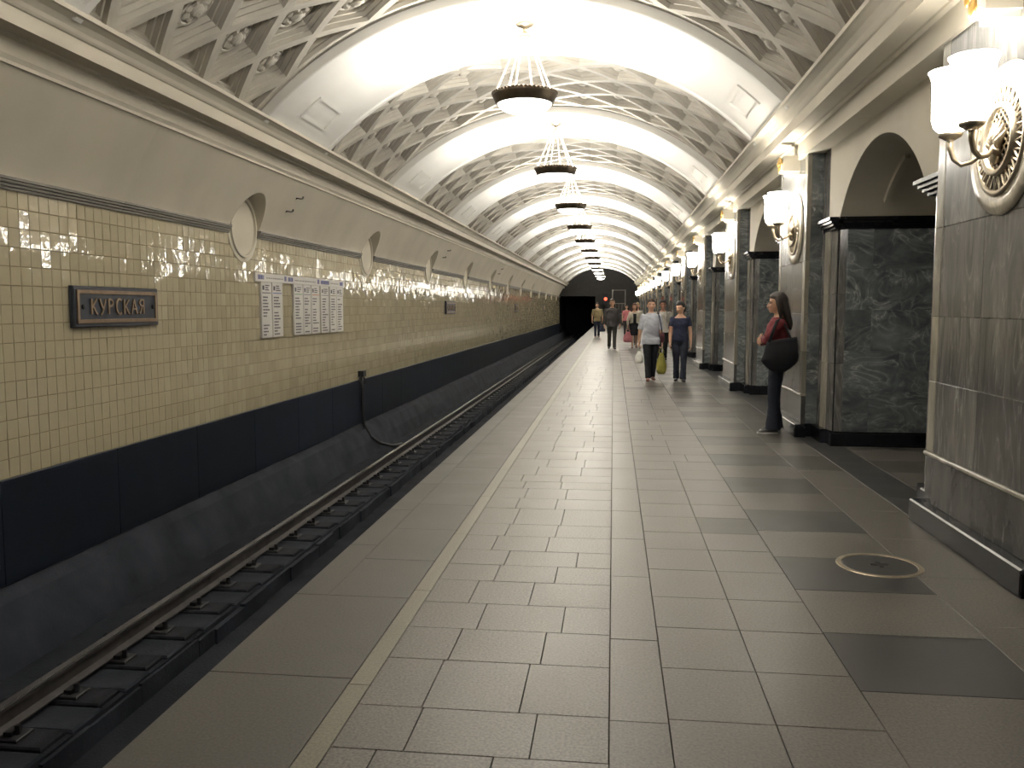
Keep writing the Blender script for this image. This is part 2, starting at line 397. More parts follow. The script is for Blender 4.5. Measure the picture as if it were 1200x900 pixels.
# ------------------------------------------------------------------ left wall: wainscot, tiles, moulding, curved plaster with round niches
wl = struct(MB().box(-5.1, X_TILE - 0.006, Y_NEAR, Y_FAR, -1.3, 2.6).build('wall_left', M['grout']))
y = Y_NEAR
wp = MB().cbox(0, 0.036, 0.002, 1.598, 0, 0.84, 0, 1, 0.004).mesh('wainscot_slab', M['wainscot'])
while y < Y_FAR - 0.5:
    inst('wainscot_slab', wp, wl, (X_TILE - 0.012, y, -0.70)); y += 1.6
Z_T0, Z_T1, NR, TW = 0.14, 2.45, 15, 0.1275
TH = (Z_T1 - Z_T0) / NR
NICHE_R, NICHE_Z = 0.44, 2.54
def tile_mb(mb, y, z):
    g = 0.0022; c = 0.003
    ax, ay = random.gauss(0, 0.0008), random.gauss(0, 0.0011)   # slight unevenness of laying
    y0, y1, z0, z1 = y + g, y + TW - g, z + g, z + TH - g
    xb, xm, xf = X_TILE - 0.008, X_TILE - 0.001, X_TILE + 0.002
    def pt(x, yy, zz, fr): return (x + (((1 if yy > y + TW / 2 else -1) * ax + (1 if zz > z + TH / 2 else -1) * ay) if fr else 0), yy, zz)
    v = [pt(xb, a, b, 0) for a, b in ((y0, z0), (y1, z0), (y1, z1), (y0, z1))] + [pt(xm, a, b, 1) for a, b in ((y0, z0), (y1, z0), (y1, z1), (y0, z1))] + [pt(xf, a, b, 1) for a, b in ((y0 + c, z0 + c), (y1 - c, z0 + c), (y1 - c, z1 - c), (y0 + c, z1 - c))]
    f = [(8, 9, 10, 11)]
    for a in range(4):
        b = (a + 1) % 4; f += [(a, b, b + 4, a + 4), (a + 4, b + 4, b + 8, a + 8)]
    return mb.add(v, f)
tiles = []
nc = int((Y_FAR - Y_NEAR) / TW)
for i in range(nc):
    y = Y_NEAR + i * TW
    yn = YB + P * round((y + TW / 2 - YB) / P)
    for j in range(NR):
        z = Z_T0 + j * TH
        if math.hypot(y + TW / 2 - yn, z + TH / 2 - NICHE_Z) < NICHE_R - 0.02: continue
        tiles.append((y, z))
vis = [t for t in tiles if t[0] > 6.1]; vis.sort(key=lambda t: (round((t[0] - 6.1) / TW), t[1]))
near = vis[:300]; ns = set(near)
for t in near: tile_mb(MB(), *t).build('tile', M['tile'], wl)
mb = MB()
for t in tiles:
    if t not in ns: tile_mb(mb, *t)
stuff(mb.build('tile_field', M['tile'], wl))

# curved plaster above, one piece per bay, with the round niche cut in
def xplast(z): 
    t = max(0.0, (z - 2.5) / (Z_CB - 2.5)); return -4.775 + 0.44 * t ** 1.2
def plaster_bay():
    zb = 2.5
    a0 = math.asin((zb - NICHE_Z) / NICHE_R)
    hp = P / 2; ct = Z_CB + 0.03
    angs = [a0 + (math.pi - 2 * a0) * i / 40 for i in range(41)]
    corner = [math.atan2(ct - NICHE_Z, hp), math.atan2(ct - NICHE_Z, -hp)]
    angs = sorted(angs + corner)
    def outer(a):
        dx, dz = math.cos(a), math.sin(a)
        c = []
        if dz > 1e-6: c.append((ct - NICHE_Z) / dz)
        if abs(dx) > 1e-6: c.append(hp / abs(dx))
        if dz < -1e-6: c.append((zb - NICHE_Z) / dz)
        r = min(x for x in c if x > NICHE_R - 1e-3)
        if abs(a - angs[0]) < 1e-9 or abs(a - angs[-1]) < 1e-9: return (hp if dx > 0 else -hp, zb)
        return (r * dx, NICHE_Z + r * dz)
    ns_ = 14; rr = []
    for a in angs:
        ip = (NICHE_R * math.cos(a), NICHE_Z + NICHE_R * math.sin(a)); op = outer(a)
        rr.append([(ip[0] + (op[0] - ip[0]) * (s / ns_) ** 1.0, ip[1] + (op[1] - ip[1]) * (s / ns_)) for s in range(ns_ + 1)])
    V = [(xplast(z), y, z) for row in rr for (y, z) in row]; F = []
    m = ns_ + 1
    for i in range(len(rr) - 1):
        for s in range(ns_): a = i * m + s; F.append((a, a + 1, a + m + 1, a + m))
    mb = MB(); mb.add(V, F)
    return mb
pm = plaster_bay().mesh('plaster', M['plaster'], smooth=True)
nmb = MB(); rngs = [[], []]
for i in range(41):
    a = math.asin((2.5 - NICHE_Z) / NICHE_R); a = a + (math.pi - 2 * a) * i / 40
    yy, zz = NICHE_R * math.cos(a), NICHE_Z + NICHE_R * math.sin(a)
    rngs[0].append((xplast(zz) + 0.002, yy, zz)); rngs[1].append((X_TILE - 0.03, yy, zz))
nmb.rings(rngs, False, False)
nm = nmb.mesh('niche_reveal', M['plaster'], smooth=True)
# thin inner bead and the back disc
dm = MB().rings([[(X_TILE + 0.006, r * math.cos(a), NICHE_Z + r * math.sin(a)) for a in [2 * math.pi * i / 48 for i in range(48)]] for r in (0.001, 0.3, NICHE_R - 0.09)] , False).rings(
    [[(x, r * math.cos(a), NICHE_Z + r * math.sin(a)) for a in [2 * math.pi * i / 48 for i in range(48)]] for x, r in ((X_TILE + 0.006, NICHE_R - 0.09), (X_TILE + 0.034, NICHE_R - 0.085), (X_TILE + 0.034, NICHE_R - 0.055), (X_TILE + 0.012, NICHE_R - 0.05), (X_TILE + 0.008, NICHE_R + 0.004), (X_TILE - 0.004, NICHE_R + 0.004))], False).mesh('niche_back', M['plaster'])
mo_prof = [(0, 0), (0.03, 0), (0.034, 0.012), (0.03, 0.022), (0.046, 0.026), (0.05, 0.038), (0.044, 0.047), (0.06, 0.052), (0.064, 0.064), (0.058, 0.073), (0.072, 0.078), (0.074, 0.1), (0, 0.1)]
mlen = P - 2 * NICHE_R + 0.01
mom = MB().rings([[(X_TILE + x - 0.005, y, 2.435 + z) for x, z in mo_prof] for y in (0, mlen / 2 - 0.003)]).mesh('moulding', M['moulding'])
hook = MB().tube([(0.0, 0, 0), (0.03, 0, 0), (0.06, 0.03, -0.005), (0.075, 0.08, 0.005), (0.075, 0.10, 0.03)], [0.016, 0.008, 0.008, 0.009, 0.013], 8)
hkm = hook.mesh('cable_hook', M['iron'], True)
for k in range(K0, K1 + 1):
    yc = YB + k * P
    if yc + P / 2 > Y_FAR + 1.0: break
    inst('plaster', pm, wl, (0, yc, 0)); inst('niche_reveal', nm, wl, (0, yc, 0)); inst('niche_back', dm, wl, (0, yc, 0))
    inst('moulding', mom, wl, (0, yc + NICHE_R - 0.005, 0)); inst('moulding', mom, wl, (0, yc + NICHE_R - 0.005 + mlen / 2, 0))
    if k >= 1 and k % 2 == 1 and k < 6:
        for z_, dy in ((3.05, 1.12), (2.86, 1.02)): 
            h = inst('cable_hook', hkm, None, (xplast(z_) - 0.01, yc + dy, z_))
            tag(h, ('upper' if z_ > 3 else 'lower') + ' small iron cable hook on the plaster beyond a round niche', 'hook', 'iron hooks on the plaster')

# ------------------------------------------------------------------ cornices
corn = [(-4.30, 3.20), (-4.21, 3.20), (-4.21, 3.23), (-4.205, 3.375), (-4.17, 3.385), (-4.165, 3.40), (-4.02, 3.405), (-4.00, 3.39), (-3.995, 3.50), (-3.98, 3.505), (-3.965, 3.52), (-3.95, 3.545), (-3.915, 3.58), (-3.865, 3.60), (-3.84, 3.603), (-3.835, 3.635), (-3.90, 3.65), (-4.30, 3.70)]
corn = [(x * 1.03, 1.5 + (z - 1.5) * 1.03) for x, z in corn]
struct(MB().extrude_y(corn, Y_NEAR, Y_FAR).build('trim_1', M['plaster']))
trim2 = struct(MB().extrude_y([(2 * XC - (x if x > -4.42 else -4.75), z) for x, z in corn][::-1], Y_NEAR, Y_FAR).build('trim_2', M['plaster']))
# bracket blocks with gilt ornament over every pylon
bb = MB().cbox(1.97, 2.20, -0.10, 0.10, 3.12, 3.30, 0, -1, 0.02).box(2.03, 2.2, -0.075, 0.075, 3.08, 3.12).mesh('bracket', M['plaster'])
og = MB().ball((0, 0, 0.0), (0.025, 0.04, 0.05), 10, 6)
for a in range(5): og.ball((0.0, -0.09 + 0.045 * a, 0.07 + 0.03 * math.sin(math.pi * a / 4)), (0.018, 0.02, 0.04), 8, 5)
ogm = og.mesh('gilt_ornament', M['gilt'], True)
for k in range(K0, K1 + 1):
    yc = YC + k * P - 0.25
    if yc > Y_FAR: break
    b = inst('bracket', bb, trim2, (0, yc, 0)); inst('gilt_ornament', ogm, b, (1.965, 0, 3.16))

# ------------------------------------------------------------------ vault: plain bands and coffered bays
A_MAX = math.radians(46.5)
def arc(u, R, y): a = u / RL; return (R * math.sin(a), y, R * math.cos(a))
BW = 2.18                     # width of plain band
def band_mesh():
    n = 40; mb = MB(); us = [RL * (-A_MAX + 2 * A_MAX * i / n) for i in range(n + 1)]
    h = BW / 2
    pr = [(RL + 0.05, -h), (RB + 0.012, -h), (RB, -h + 0.015), (RB, -h + 0.10), (RB + 0.02, -h + 0.12), (RB + 0.02, h - 0.12), (RB, h - 0.10), (RB, h - 0.015), (RB + 0.012, h), (RL + 0.05, h)]
    mb.rings([[arc(u, r, y) for r, y in pr] for u in us], False, False)
    return mb.mesh('ceiling_band', M['band'])
def inset(poly, d):
    n = len(poly); out = []
    for i in range(n):
        p0, p1, p2 = Vector(poly[i - 1]), Vector(poly[i]), Vector(poly[(i + 1) % n])
        e1 = (p1 - p0).normalized(); e2 = (p2 - p1).normalized()
        n1 = Vector((-e1.y, e1.x)); n2 = Vector((-e2.y, e2.x))
        bis = n1 + n2; L = d / max(0.12, (1 + n1.dot(n2)))
        out.append(tuple(p1 + bis * L))
    return out
def dens(poly, m=3):
    out = []
    for i in range(len(poly)):
        a, b = poly[i], poly[(i + 1) % len(poly)]
        for s in range(m): out.append((a[0] + (b[0] - a[0]) * s / m, a[1] + (b[1] - a[1]) * s / m))
    return out
def coffer(mb, poly):
    """stepped coffer over a convex polygon in (u, y), CCW"""
    steps = [(0, 0), (0.050, 0), (0.055, 0.05), (0.076, 0.05), (0.081, 0.10), (0.104, 0.10), (0.111, 0.155)]
    rings = []
    for ins, dep in steps:
        q = inset(poly, ins) if ins else poly
        rings.append([arc(u, RL + dep, y) for u, y in dens(q)])
    mb.rings(rings, False)
    n = len(rings[-1]); mb.add(rings[-1], [tuple(range(n))[::-1]])
    return mb
HU, HY = A_MAX * RL / 6, 0.405
LAT = P - BW                  # 3.21
def ros(mb, u, y, s=1.0):
    c = Vector(arc(u, RL + 0.112, y)); nrm = -Vector((c.x, 0, c.z)).normalized(); t = Vector((nrm.z, 0, -nrm.x)); yv = Vector((0, 1, 0))
    def pt(a, r, h): return c + t * (math.cos(a) * r * s * 1.4) + yv * (math.sin(a) * r * s * 0.95) + nrm * h
    n = 16
    mb.rings([[pt(2 * math.pi * i / n, r, h) for i in range(n)] for r, h in ((0.15, -0.05), (0.15, 0.010), (0.132, 0.014), (0.122, 0.002))], False)
    pet = [[pt(2 * math.pi * i / n, r * (1 if i % 2 else 0.86), h * (0.8 if i % 2 else 0.4)) for i in range(n)] for r, h in ((0.122, 0.008), (0.115, 0.03), (0.085, 0.045), (0.05, 0.02))]
    mb.rings(pet, False)
    mb.rings([[pt(2 * math.pi * i / n, r, h) for i in range(n)] for r, h in ((0.055, 0.01), (0.05, 0.045), (0.03, 0.062), (0.004, 0.066))], False)
    return mb
cells = []      # (u,y,kind)
for j in range(4):
    for i in range(6): cells.append(((-5 + 2 * i) * HU, (-3 + 2 * j) * HY, 'full'))
for j in range(3):
    for i in range(5): cells.append(((-4 + 2 * i) * HU, (-2 + 2 * j) * HY, 'full'))
    cells.append((-6 * HU, (-2 + 2 * j) * HY, 'lo')); cells.append((6 * HU, (-2 + 2 * j) * HY, 'hi'))
for i in range(5):
    cells.append(((-4 + 2 * i) * HU, -4 * HY, 'a')); cells.append(((-4 + 2 * i) * HU, 4 * HY, 'b'))
cells += [(-6 * HU, -4 * HY, 'la'), (6 * HU, -4 * HY, 'ha'), (-6 * HU, 4 * HY, 'lb'), (6 * HU, 4 * HY, 'hb')]
SH = {'full': [(HU, 0), (0, HY), (-HU, 0), (0, -HY)], 'lo': [(HU, 0), (0, HY), (0, -HY)], 'hi': [(0, HY), (-HU, 0), (0, -HY)],
      'a': [(HU, 0), (0, HY), (-HU, 0)], 'b': [(HU, 0), (-HU, 0), (0, -HY)],
      'la': [(0, 0), (HU, 0), (0, HY)], 'ha': [(0, 0), (0, HY), (-HU, 0)], 'lb': [(0, 0), (0, -HY), (HU, 0)], 'hb': [(0, 0), (-HU, 0), (0, -HY)]}
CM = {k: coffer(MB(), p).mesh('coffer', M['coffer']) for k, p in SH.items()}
RM = ros(MB(), 0, 0).mesh('rosette', M['coffer'])
bm_ = band_mesh()
def border_mesh():
    mb = MB(); n = 40; us = [RL * (-A_MAX + 2 * A_MAX * i / n) for i in range(n + 1)]
    for s in (-1, 1):
        a, b = 4 * HY * s, (LAT / 2 + 0.01) * s
        mb.rings([[arc(u, r, y) for r, y in ((RL, min(a, b)), (RL, max(a, b)))] for u in us], False, False)
    # outer shell closing the vault from above
    mb.rings([[arc(u, RL + 0.24, y) for y in (-LAT / 2 - 0.02, LAT / 2 + 0.02)] for u in us], False, False)
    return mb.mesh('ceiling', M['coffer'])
bdm = border_mesh()
far = MB()
for (u, y, kd) in cells:
    t = coffer(MB(), SH[kd]); t.xf(Matrix.Rotation(u / RL, 4, 'Y')); far.add([(x, yy + y, z) for x, yy, z in t.v], t.f)
    if kd == 'full': ros(far, u, y)
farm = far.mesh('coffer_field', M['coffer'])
for k in range(K0, K1 + 1):
    yb = YB + k * P
    if yb - BW / 2 < Y_FAR:
        c = struct(inst('ceiling', bm_, None, (XC, yb, ZC)))
    yl = yb + P / 2
    if yl + LAT / 2 > Y_FAR + 0.6: continue
    c = struct(inst('ceiling', bdm, None, (XC, yl, ZC)))
    if 0 <= k <= 4:
        for (u, y, kd) in cells:
            q = inst('coffer', CM[kd], c, (0, y, 0), (0, u / RL, 0))
            if kd == 'full' and k < 4: inst('rosette', RM, q)
    else: stuff(inst('coffer_field', farm, c))
# small framed panels at the foot of each white band, above the cornices
fp = MB()
for s in (-1, 1):
    for r0, r1, y0, y1 in ((0.28, 0.31, -0.40, 0.40), (0.60, 0.63, -0.40, 0.40), (0.28, 0.63, -0.43, -0.40), (0.28, 0.63, 0.40, 0.43)):
        us = [s * (A_MAX * RL - r0 - (r1 - r0) * t / 3) for t in range(4)]
        fp.rings([[arc(u, RB + 0.02, y0), arc(u, RB + 0.0, y0), arc(u, RB + 0.0, y1), arc(u, RB + 0.02, y1)] for u in us], False, False)
fpm = fp.mesh('panel_frame', M['band'])
for c in [o for o in bpy.data.objects if o.data == bm_]: inst('panel_frame', fpm, c)

# ------------------------------------------------------------------ right side: pylons, arches, passages
wr = struct(MB().box(5.2, 5.4, Y_NEAR, Y_FAR, 0, 4.2).build('wall_right', M['end_wall']))
ZI0, ZI1 = 2.34, 2.46       # impost moulding
ARC_HS = 1.24; ARC_TOP = 3.05
def spandrel():
    """plaster wall over one passage: plate in plane X_JAMB with an arch cut from it, and the vault behind"""
    hp = P / 2 - 1.08; h = ARC_TOP - ZI1; R = (ARC_HS ** 2 + h * h) / (2 * h); zc = ARC_TOP - R
    n = 28; mb = MB(); a0 = math.asin(ARC_HS / R)
    arcp = [(R * math.sin(-a0 + 2 * a0 * i / n), zc + R * math.cos(-a0 + 2 * a0 * i / n)) for i in range(n + 1)]
    top = 3.36
    lo = [(-hp, ZI1 - 0.01)] + [(-ARC_HS - 0.0, ZI1 - 0.01)] + arcp + [(ARC_HS, ZI1 - 0.01)] + [(hp, ZI1 - 0.01)]
    hi = [(y, top) for y, z in lo]
    mb.rings([[(X_JAMB, y, z) for y, z in lo], [(X_JAMB, y, z) for y, z in hi]], False, False)
    vault = MB()
    xs = [X_JAMB, X_JAMB + 0.28, X_JAMB + 0.28, X_JAMB + 0.62, X_JAMB + 0.62, 5.2]
    dz = [0] * 6
    vault.rings([[(x, y * (1 + d / R), zc + (z - zc) * (1 + d / R)) for y, z in arcp] for x, d in zip(xs, dz)], False, False)
    for x0 in (2.75, 3.5, 4.25):      # coffer frames on the soffit
        for i0, i1 in ((2, 9), (11, 17), (19, 26)):
            for xa, xb, ia, ib in ((x0, x0 + 0.05, i0, i1), (x0 + 0.5, x0 + 0.55, i0, i1)):
                rr = []
                for i in range(ia, ib + 1):
                    y, z = arcp[i]; rr.append([(xa, y, z), (xa, y * 0.97, zc + (z - zc) * 0.97), (xb, y * 0.97, zc + (z - zc) * 0.97), (xb, y, z)])
                vault.rings(rr, False, False)
    return mb.mesh('spandrel', M['plaster']), vault.mesh('passage_vault', M['plaster'], fix=True)
spm, vam = spandrel()

def make_pylon():
    """local frame: y measured from the pylon centre, x absolute"""
    core = MB().box(X_PIER + 0.03, 5.2, -0.75, 0.75, 0, 3.46).box(X_JAMB + 0.03, 5.2, -1.39, 1.39, 0, 2.4).box(X_JAMB + 0.03, 5.2, -1.09, 1.09, 0, 3.46).build('pylon', M['black_stone'])
    def pan(x0, x1, y0, y1, z0, z1, axis, sgn, mat, name='marble_panel', c=0.004):
        return MB().cbox(x0, x1, y0, y1, z0, z1, axis, sgn, c).build(name, M[mat], core)
    # front of the pier
    xa, xb = X_PIER, X_PIER + 0.05
    zs = [0.51, 1.00, 1.44, 2.04, 2.66, 3.31]
    for a, b in zip(zs, zs[1:]):
        pan(xa, xb, -0.78, -0.66, a, b, 0, -1, 'marble_trim'); pan(xa, xb, 0.66, 0.78, a, b, 0, -1, 'marble_trim')
        pan(xa + 0.004, xb, -0.66, 0.0, a, b, 0, -1, 'marble_light'); pan(xa + 0.004, xb, 0.0, 0.66, a, b, 0, -1, 'marble_light')
    pan(xa, xb, -0.78, 0.0, 0.155, 0.48, 0, -1, 'marble_dado', 'dado_panel'); pan(xa, xb, 0.0, 0.78, 0.155, 0.48, 0, -1, 'marble_dado', 'dado_panel')
    pan(xa - 0.018, xb, -0.79, 0.79, 0.48, 0.51, 0, -1, 'marble_trim', 'dado_rail', 0.008)
    # pier flanks, jambs, passage sides (mirrored)
    for s in (-1, 1):
        def Y(a, b): return (a, b) if s > 0 else (-b, -a)
        for a, b in zip([0.155] + zs[1:], zs[1:]): pan(X_PIER + 0.05, X_JAMB + 0.03, *Y(0.73, 0.775), a, b, 1, s, 'marble_dark')
        for a, b in ((0.155, 0.9), (0.9, 1.65), (1.65, ZI0)):
            pan(X_JAMB, X_JAMB + 0.05, *Y(0.775, 0.98), a, b, 0, -1, 'marble_light')
            pan(X_JAMB - 0.012, X_JAMB + 0.05, *Y(0.98, 1.19), a, b, 0, -1, 'marble_trim')
            q = [(X_JAMB + 0.006, 1.19 * s), (X_JAMB + 0.02, 1.36 * s), (X_JAMB + 0.05, 1.40 * s), (X_JAMB + 0.12, 1.412 * s), (X_JAMB + 0.12, 1.30 * s), (X_JAMB + 0.06, 1.19 * s)]
            link('marble_panel', MB().rings([[(x, y, a + 0.002) for x, y in q], [(x, y, b - 0.002) for x, y in q]]).mesh('marble_panel', M['marble_light']), None, core)
        pan(X_JAMB, X_JAMB + 0.05, *Y(0.775, 1.09), ZI0, 3.31, 0, -1, 'marble_light')
        zr = [0.155, 0.60, 1.04, 1.48, 1.92, ZI0]
        for i, (a, b) in enumerate(zip(zr, zr[1:])):
            xs = [X_JAMB + 0.12, 3.05, 3.75, 4.45, 5.19] if i % 2 else [X_JAMB + 0.12, 2.75, 3.4, 4.1, 4.8, 5.19]
            for p, q in zip(xs, xs[1:]): pan(p, q, *Y(1.37, 1.42), a, b, 1, s, 'marble_dark')
        # impost moulding: wraps the jamb and runs along the passage
        st = [(0.0, 0.02, ZI0, ZI0 + 0.03), (0.0, 0.05, ZI0 + 0.03, ZI0 + 0.06), (0.0, 0.075, ZI0 + 0.06, ZI0 + 0.09), (0.0, 0.10, ZI0 + 0.09, ZI1)]
        im = MB()
        for _, d, a, b in st:
            im.box(X_JAMB - d, X_JAMB + 0.05, *Y(0.92, 1.42 + d), a, b).box(X_JAMB, 5.19, *Y(1.36, 1.42 + d), a, b)
        im.build('impost_moulding', M['black_stone'], core)
        MB().cbox(X_JAMB - 0.06, X_JAMB + 0.08, *Y(0.76, 1.22), 0, 0.155, 0, -1, 0.008).cbox(X_JAMB, 5.19, *Y(1.2, 1.46), 0, 0.145, 1, s, 0.008).build('plinth', M['black_stone'], core)
    MB().cbox(X_BASE, X_PIER + 0.05, -0.84, 0.84, 0, 0.155, 0, -1, 0.01).build('plinth', M['black_stone'], core)
    return core
py0 = make_pylon(); py0.parent = wr; py0.location = (0, YC, 0)
for k in range(K0, K1 + 1):
    yc = YC + k * P
    if yc + 1.42 > Y_FAR: break
    if k != 0: c = copy_tree(py0, wr); c.location = (0, yc, 0)
    if yc + P - 1.42 < Y_FAR:
        s = inst('spandrel', spm, wr, (0, yc + P / 2, 0)); inst('passage_vault', vam, s)

# ------------------------------------------------------------------ far end and near end
ew = MB()
ew.box(-1.62, 5.4, Y_FAR, Y_FAR + 0.3, 0, 5.2).box(-5.2, -1.62, Y_FAR, Y_FAR + 0.3, 2.55, 5.2)
struct(ew.build('wall_far', M['end_wall']))
struct(MB().box(-5.2, -4.9, Y_FAR + 0.2, Y_FAR + 12, -1.6, 2.9).box(-1.62, -1.3, Y_FAR + 0.2, Y_FAR + 12, -1.6, 2.9).box(-5.2, -1.3, Y_FAR + 0.2, Y_FAR + 12, 2.6, 2.9).box(-5.2, -1.3, Y_FAR + 12, Y_FAR + 12.3, -1.6, 2.9).build('tunnel_bore', M['tunnel']))
struct(MB().box(-5.2, 5.4, Y_NEAR - 0.2, Y_NEAR, -1.6, 5.2).build('wall_near', M['plaster']))
sg = tag(empty('signal_lamp', (-0.75, Y_FAR - 0.3, 0)), 'red signal lamp glowing at the dark end of the platform', 'signal')
MB().box(-0.22, 0.22, -0.1, 0.12, 1.75, 2.75).build('housing', M['iron'], sg)
MB().xf(Matrix.Identity(4)).lathe([(0.001, 0.0), (0.13, 0.0), (0.15, -0.03)], 16).xf(Matrix.Translation((0.05, -0.11, 2.3)) @ Matrix.Rotation(math.pi / 2, 4, 'X')).build('red_lens', M['red'], sg)
MB().tube([(0, 0.05, 0), (0, 0.05, 1.8)], 0.05, 8).build('post', M['iron'], sg)
gf = tag(empty('railing_frame', (0.45, Y_FAR - 1.2, 0)), 'grey metal gate frame across the platform end', 'gate')
for x in (-0.55, 0.55): MB().tube([(x, 0, 0), (x, 0, 3.1)], 0.05, 8).build('post', M['moulding'], gf)
for z in (1.0, 1.9, 3.05): MB().tube([(-0.55, 0, z), (0.55, 0, z)], 0.035, 6).build('crossbar', M['moulding'], gf)
for x in (-0.28, 0.0, 0.28): MB().tube([(x, 0, 0.05), (x, 0, 1.9)], 0.018, 6).build('bar', M['moulding'], gf)

# ------------------------------------------------------------------ chandeliers
def lamp(name, parent, loc, watts, rad):
    l = bpy.data.lights.new(name, 'POINT'); l.energy = watts; l.color = LIGHT_COL; l.shadow_soft_size = rad
    o = bpy.data.objects.new(name, l); COL.objects.link(o); o.parent = parent; o.location = loc
    return o
Z_RING = 4.04
def make_chandelier():
    t = tag(empty('chandelier', (XC, YCH + P, 0)), '', 'chandelier', 'chandeliers along the vault')
    ring = MB().lathe([(0.33, -0.075), (0.335, -0.095), (0.35, -0.085), (0.372, -0.03), (0.39, 0.0), (0.395, 0.02), (0.385, 0.04), (0.37, 0.045), (0.345, 0.03), (0.335, 0.0), (0.33, -0.075)], 48, (0, 0, Z_RING))
    ro = ring.build('ring', M['bronze'], t, True)
    for i in range(48):
        a = 2 * math.pi * i / 48
        if i == 0:
            bdm_ = MB().ball((0, 0, 0), (0.014, 0.02, 0.015), 8, 5).mesh('bead', M['bronze'], True)
        inst('bead', bdm_, ro, (0.388 * math.cos(a), 0.388 * math.sin(a), Z_RING + 0.034), (0, 0, a))
    MB().lathe([(0.328, -0.06), (0.325, -0.1), (0.30, -0.13), (0.25, -0.162), (0.17, -0.187), (0.08, -0.2), (0.002, -0.203)], 40, (0, 0, Z_RING)).build('glass_bowl', M['chand_glass'], t, True)
    ztop = ZC + RB
    for i in range(6):
        a = 2 * math.pi * (i + 0.3) / 6
        MB().tube([(0.36 * math.cos(a), 0.36 * math.sin(a), Z_RING + 0.03), (0.30 * math.cos(a), 0.30 * math.sin(a), Z_RING + 0.16), (0.07 * math.cos(a), 0.07 * math.sin(a), ztop - 0.16)], [0.012, 0.012, 0.010], 6).build('rod', M['chrome'], t)
    MB().lathe([(0.002, -0.2), (0.05, -0.19), (0.085, -0.16), (0.07, -0.12), (0.03, -0.1), (0.03, -0.06), (0.10, -0.03), (0.13, 0.015), (0.002, 0.02)], 20, (0, 0, ztop)).build('hub', M['bronze_light'], t, True)
    return t
CH_NAMES = ['first', 'second', 'third', 'fourth', 'fifth', 'sixth', 'seventh', 'eighth', 'ninth', 'tenth', 'eleventh', 'twelfth', 'thirteenth', 'fourteenth']
ch = make_chandelier()
def chand_lamps(t):
    lamp('lamp', t, (0, 0, Z_RING + 0.0), CHAND_W, 0.14)
for k in range(K0, K1 + 1):
    y = YCH + k * P
    if k < 0: continue            # the lamps behind the photographer are out
    if y > Y_FAR - 1: break
    t = ch if k == 1 else copy_tree(ch)
    t.location = (XC, y, 0)
    nm_ = ['chandelier lit over the empty foreground platform', '', 'lit bronze ring chandelier beyond the one by the standing woman, short of the walking pair', 'lit bronze ring chandelier just beyond the walking pair'][k] if 0 <= k < 4 else 'lit bronze ring chandelier hanging in the far row towards the tunnel'
    if k < 0: nm_ = 'lit bronze ring chandelier behind the photographer'
    if k == 0: nm_ = 'lit bronze ring chandelier over the near paving with the inspection cover'
    if k == 1: nm_ = 'bronze ring chandelier with glowing bowl on six rods, hung between standing woman and nameplate wall'
    t['label'] = nm_
for t in [o for o in bpy.data.objects if o.name.startswith('chandelier')]: chand_lamps(t)

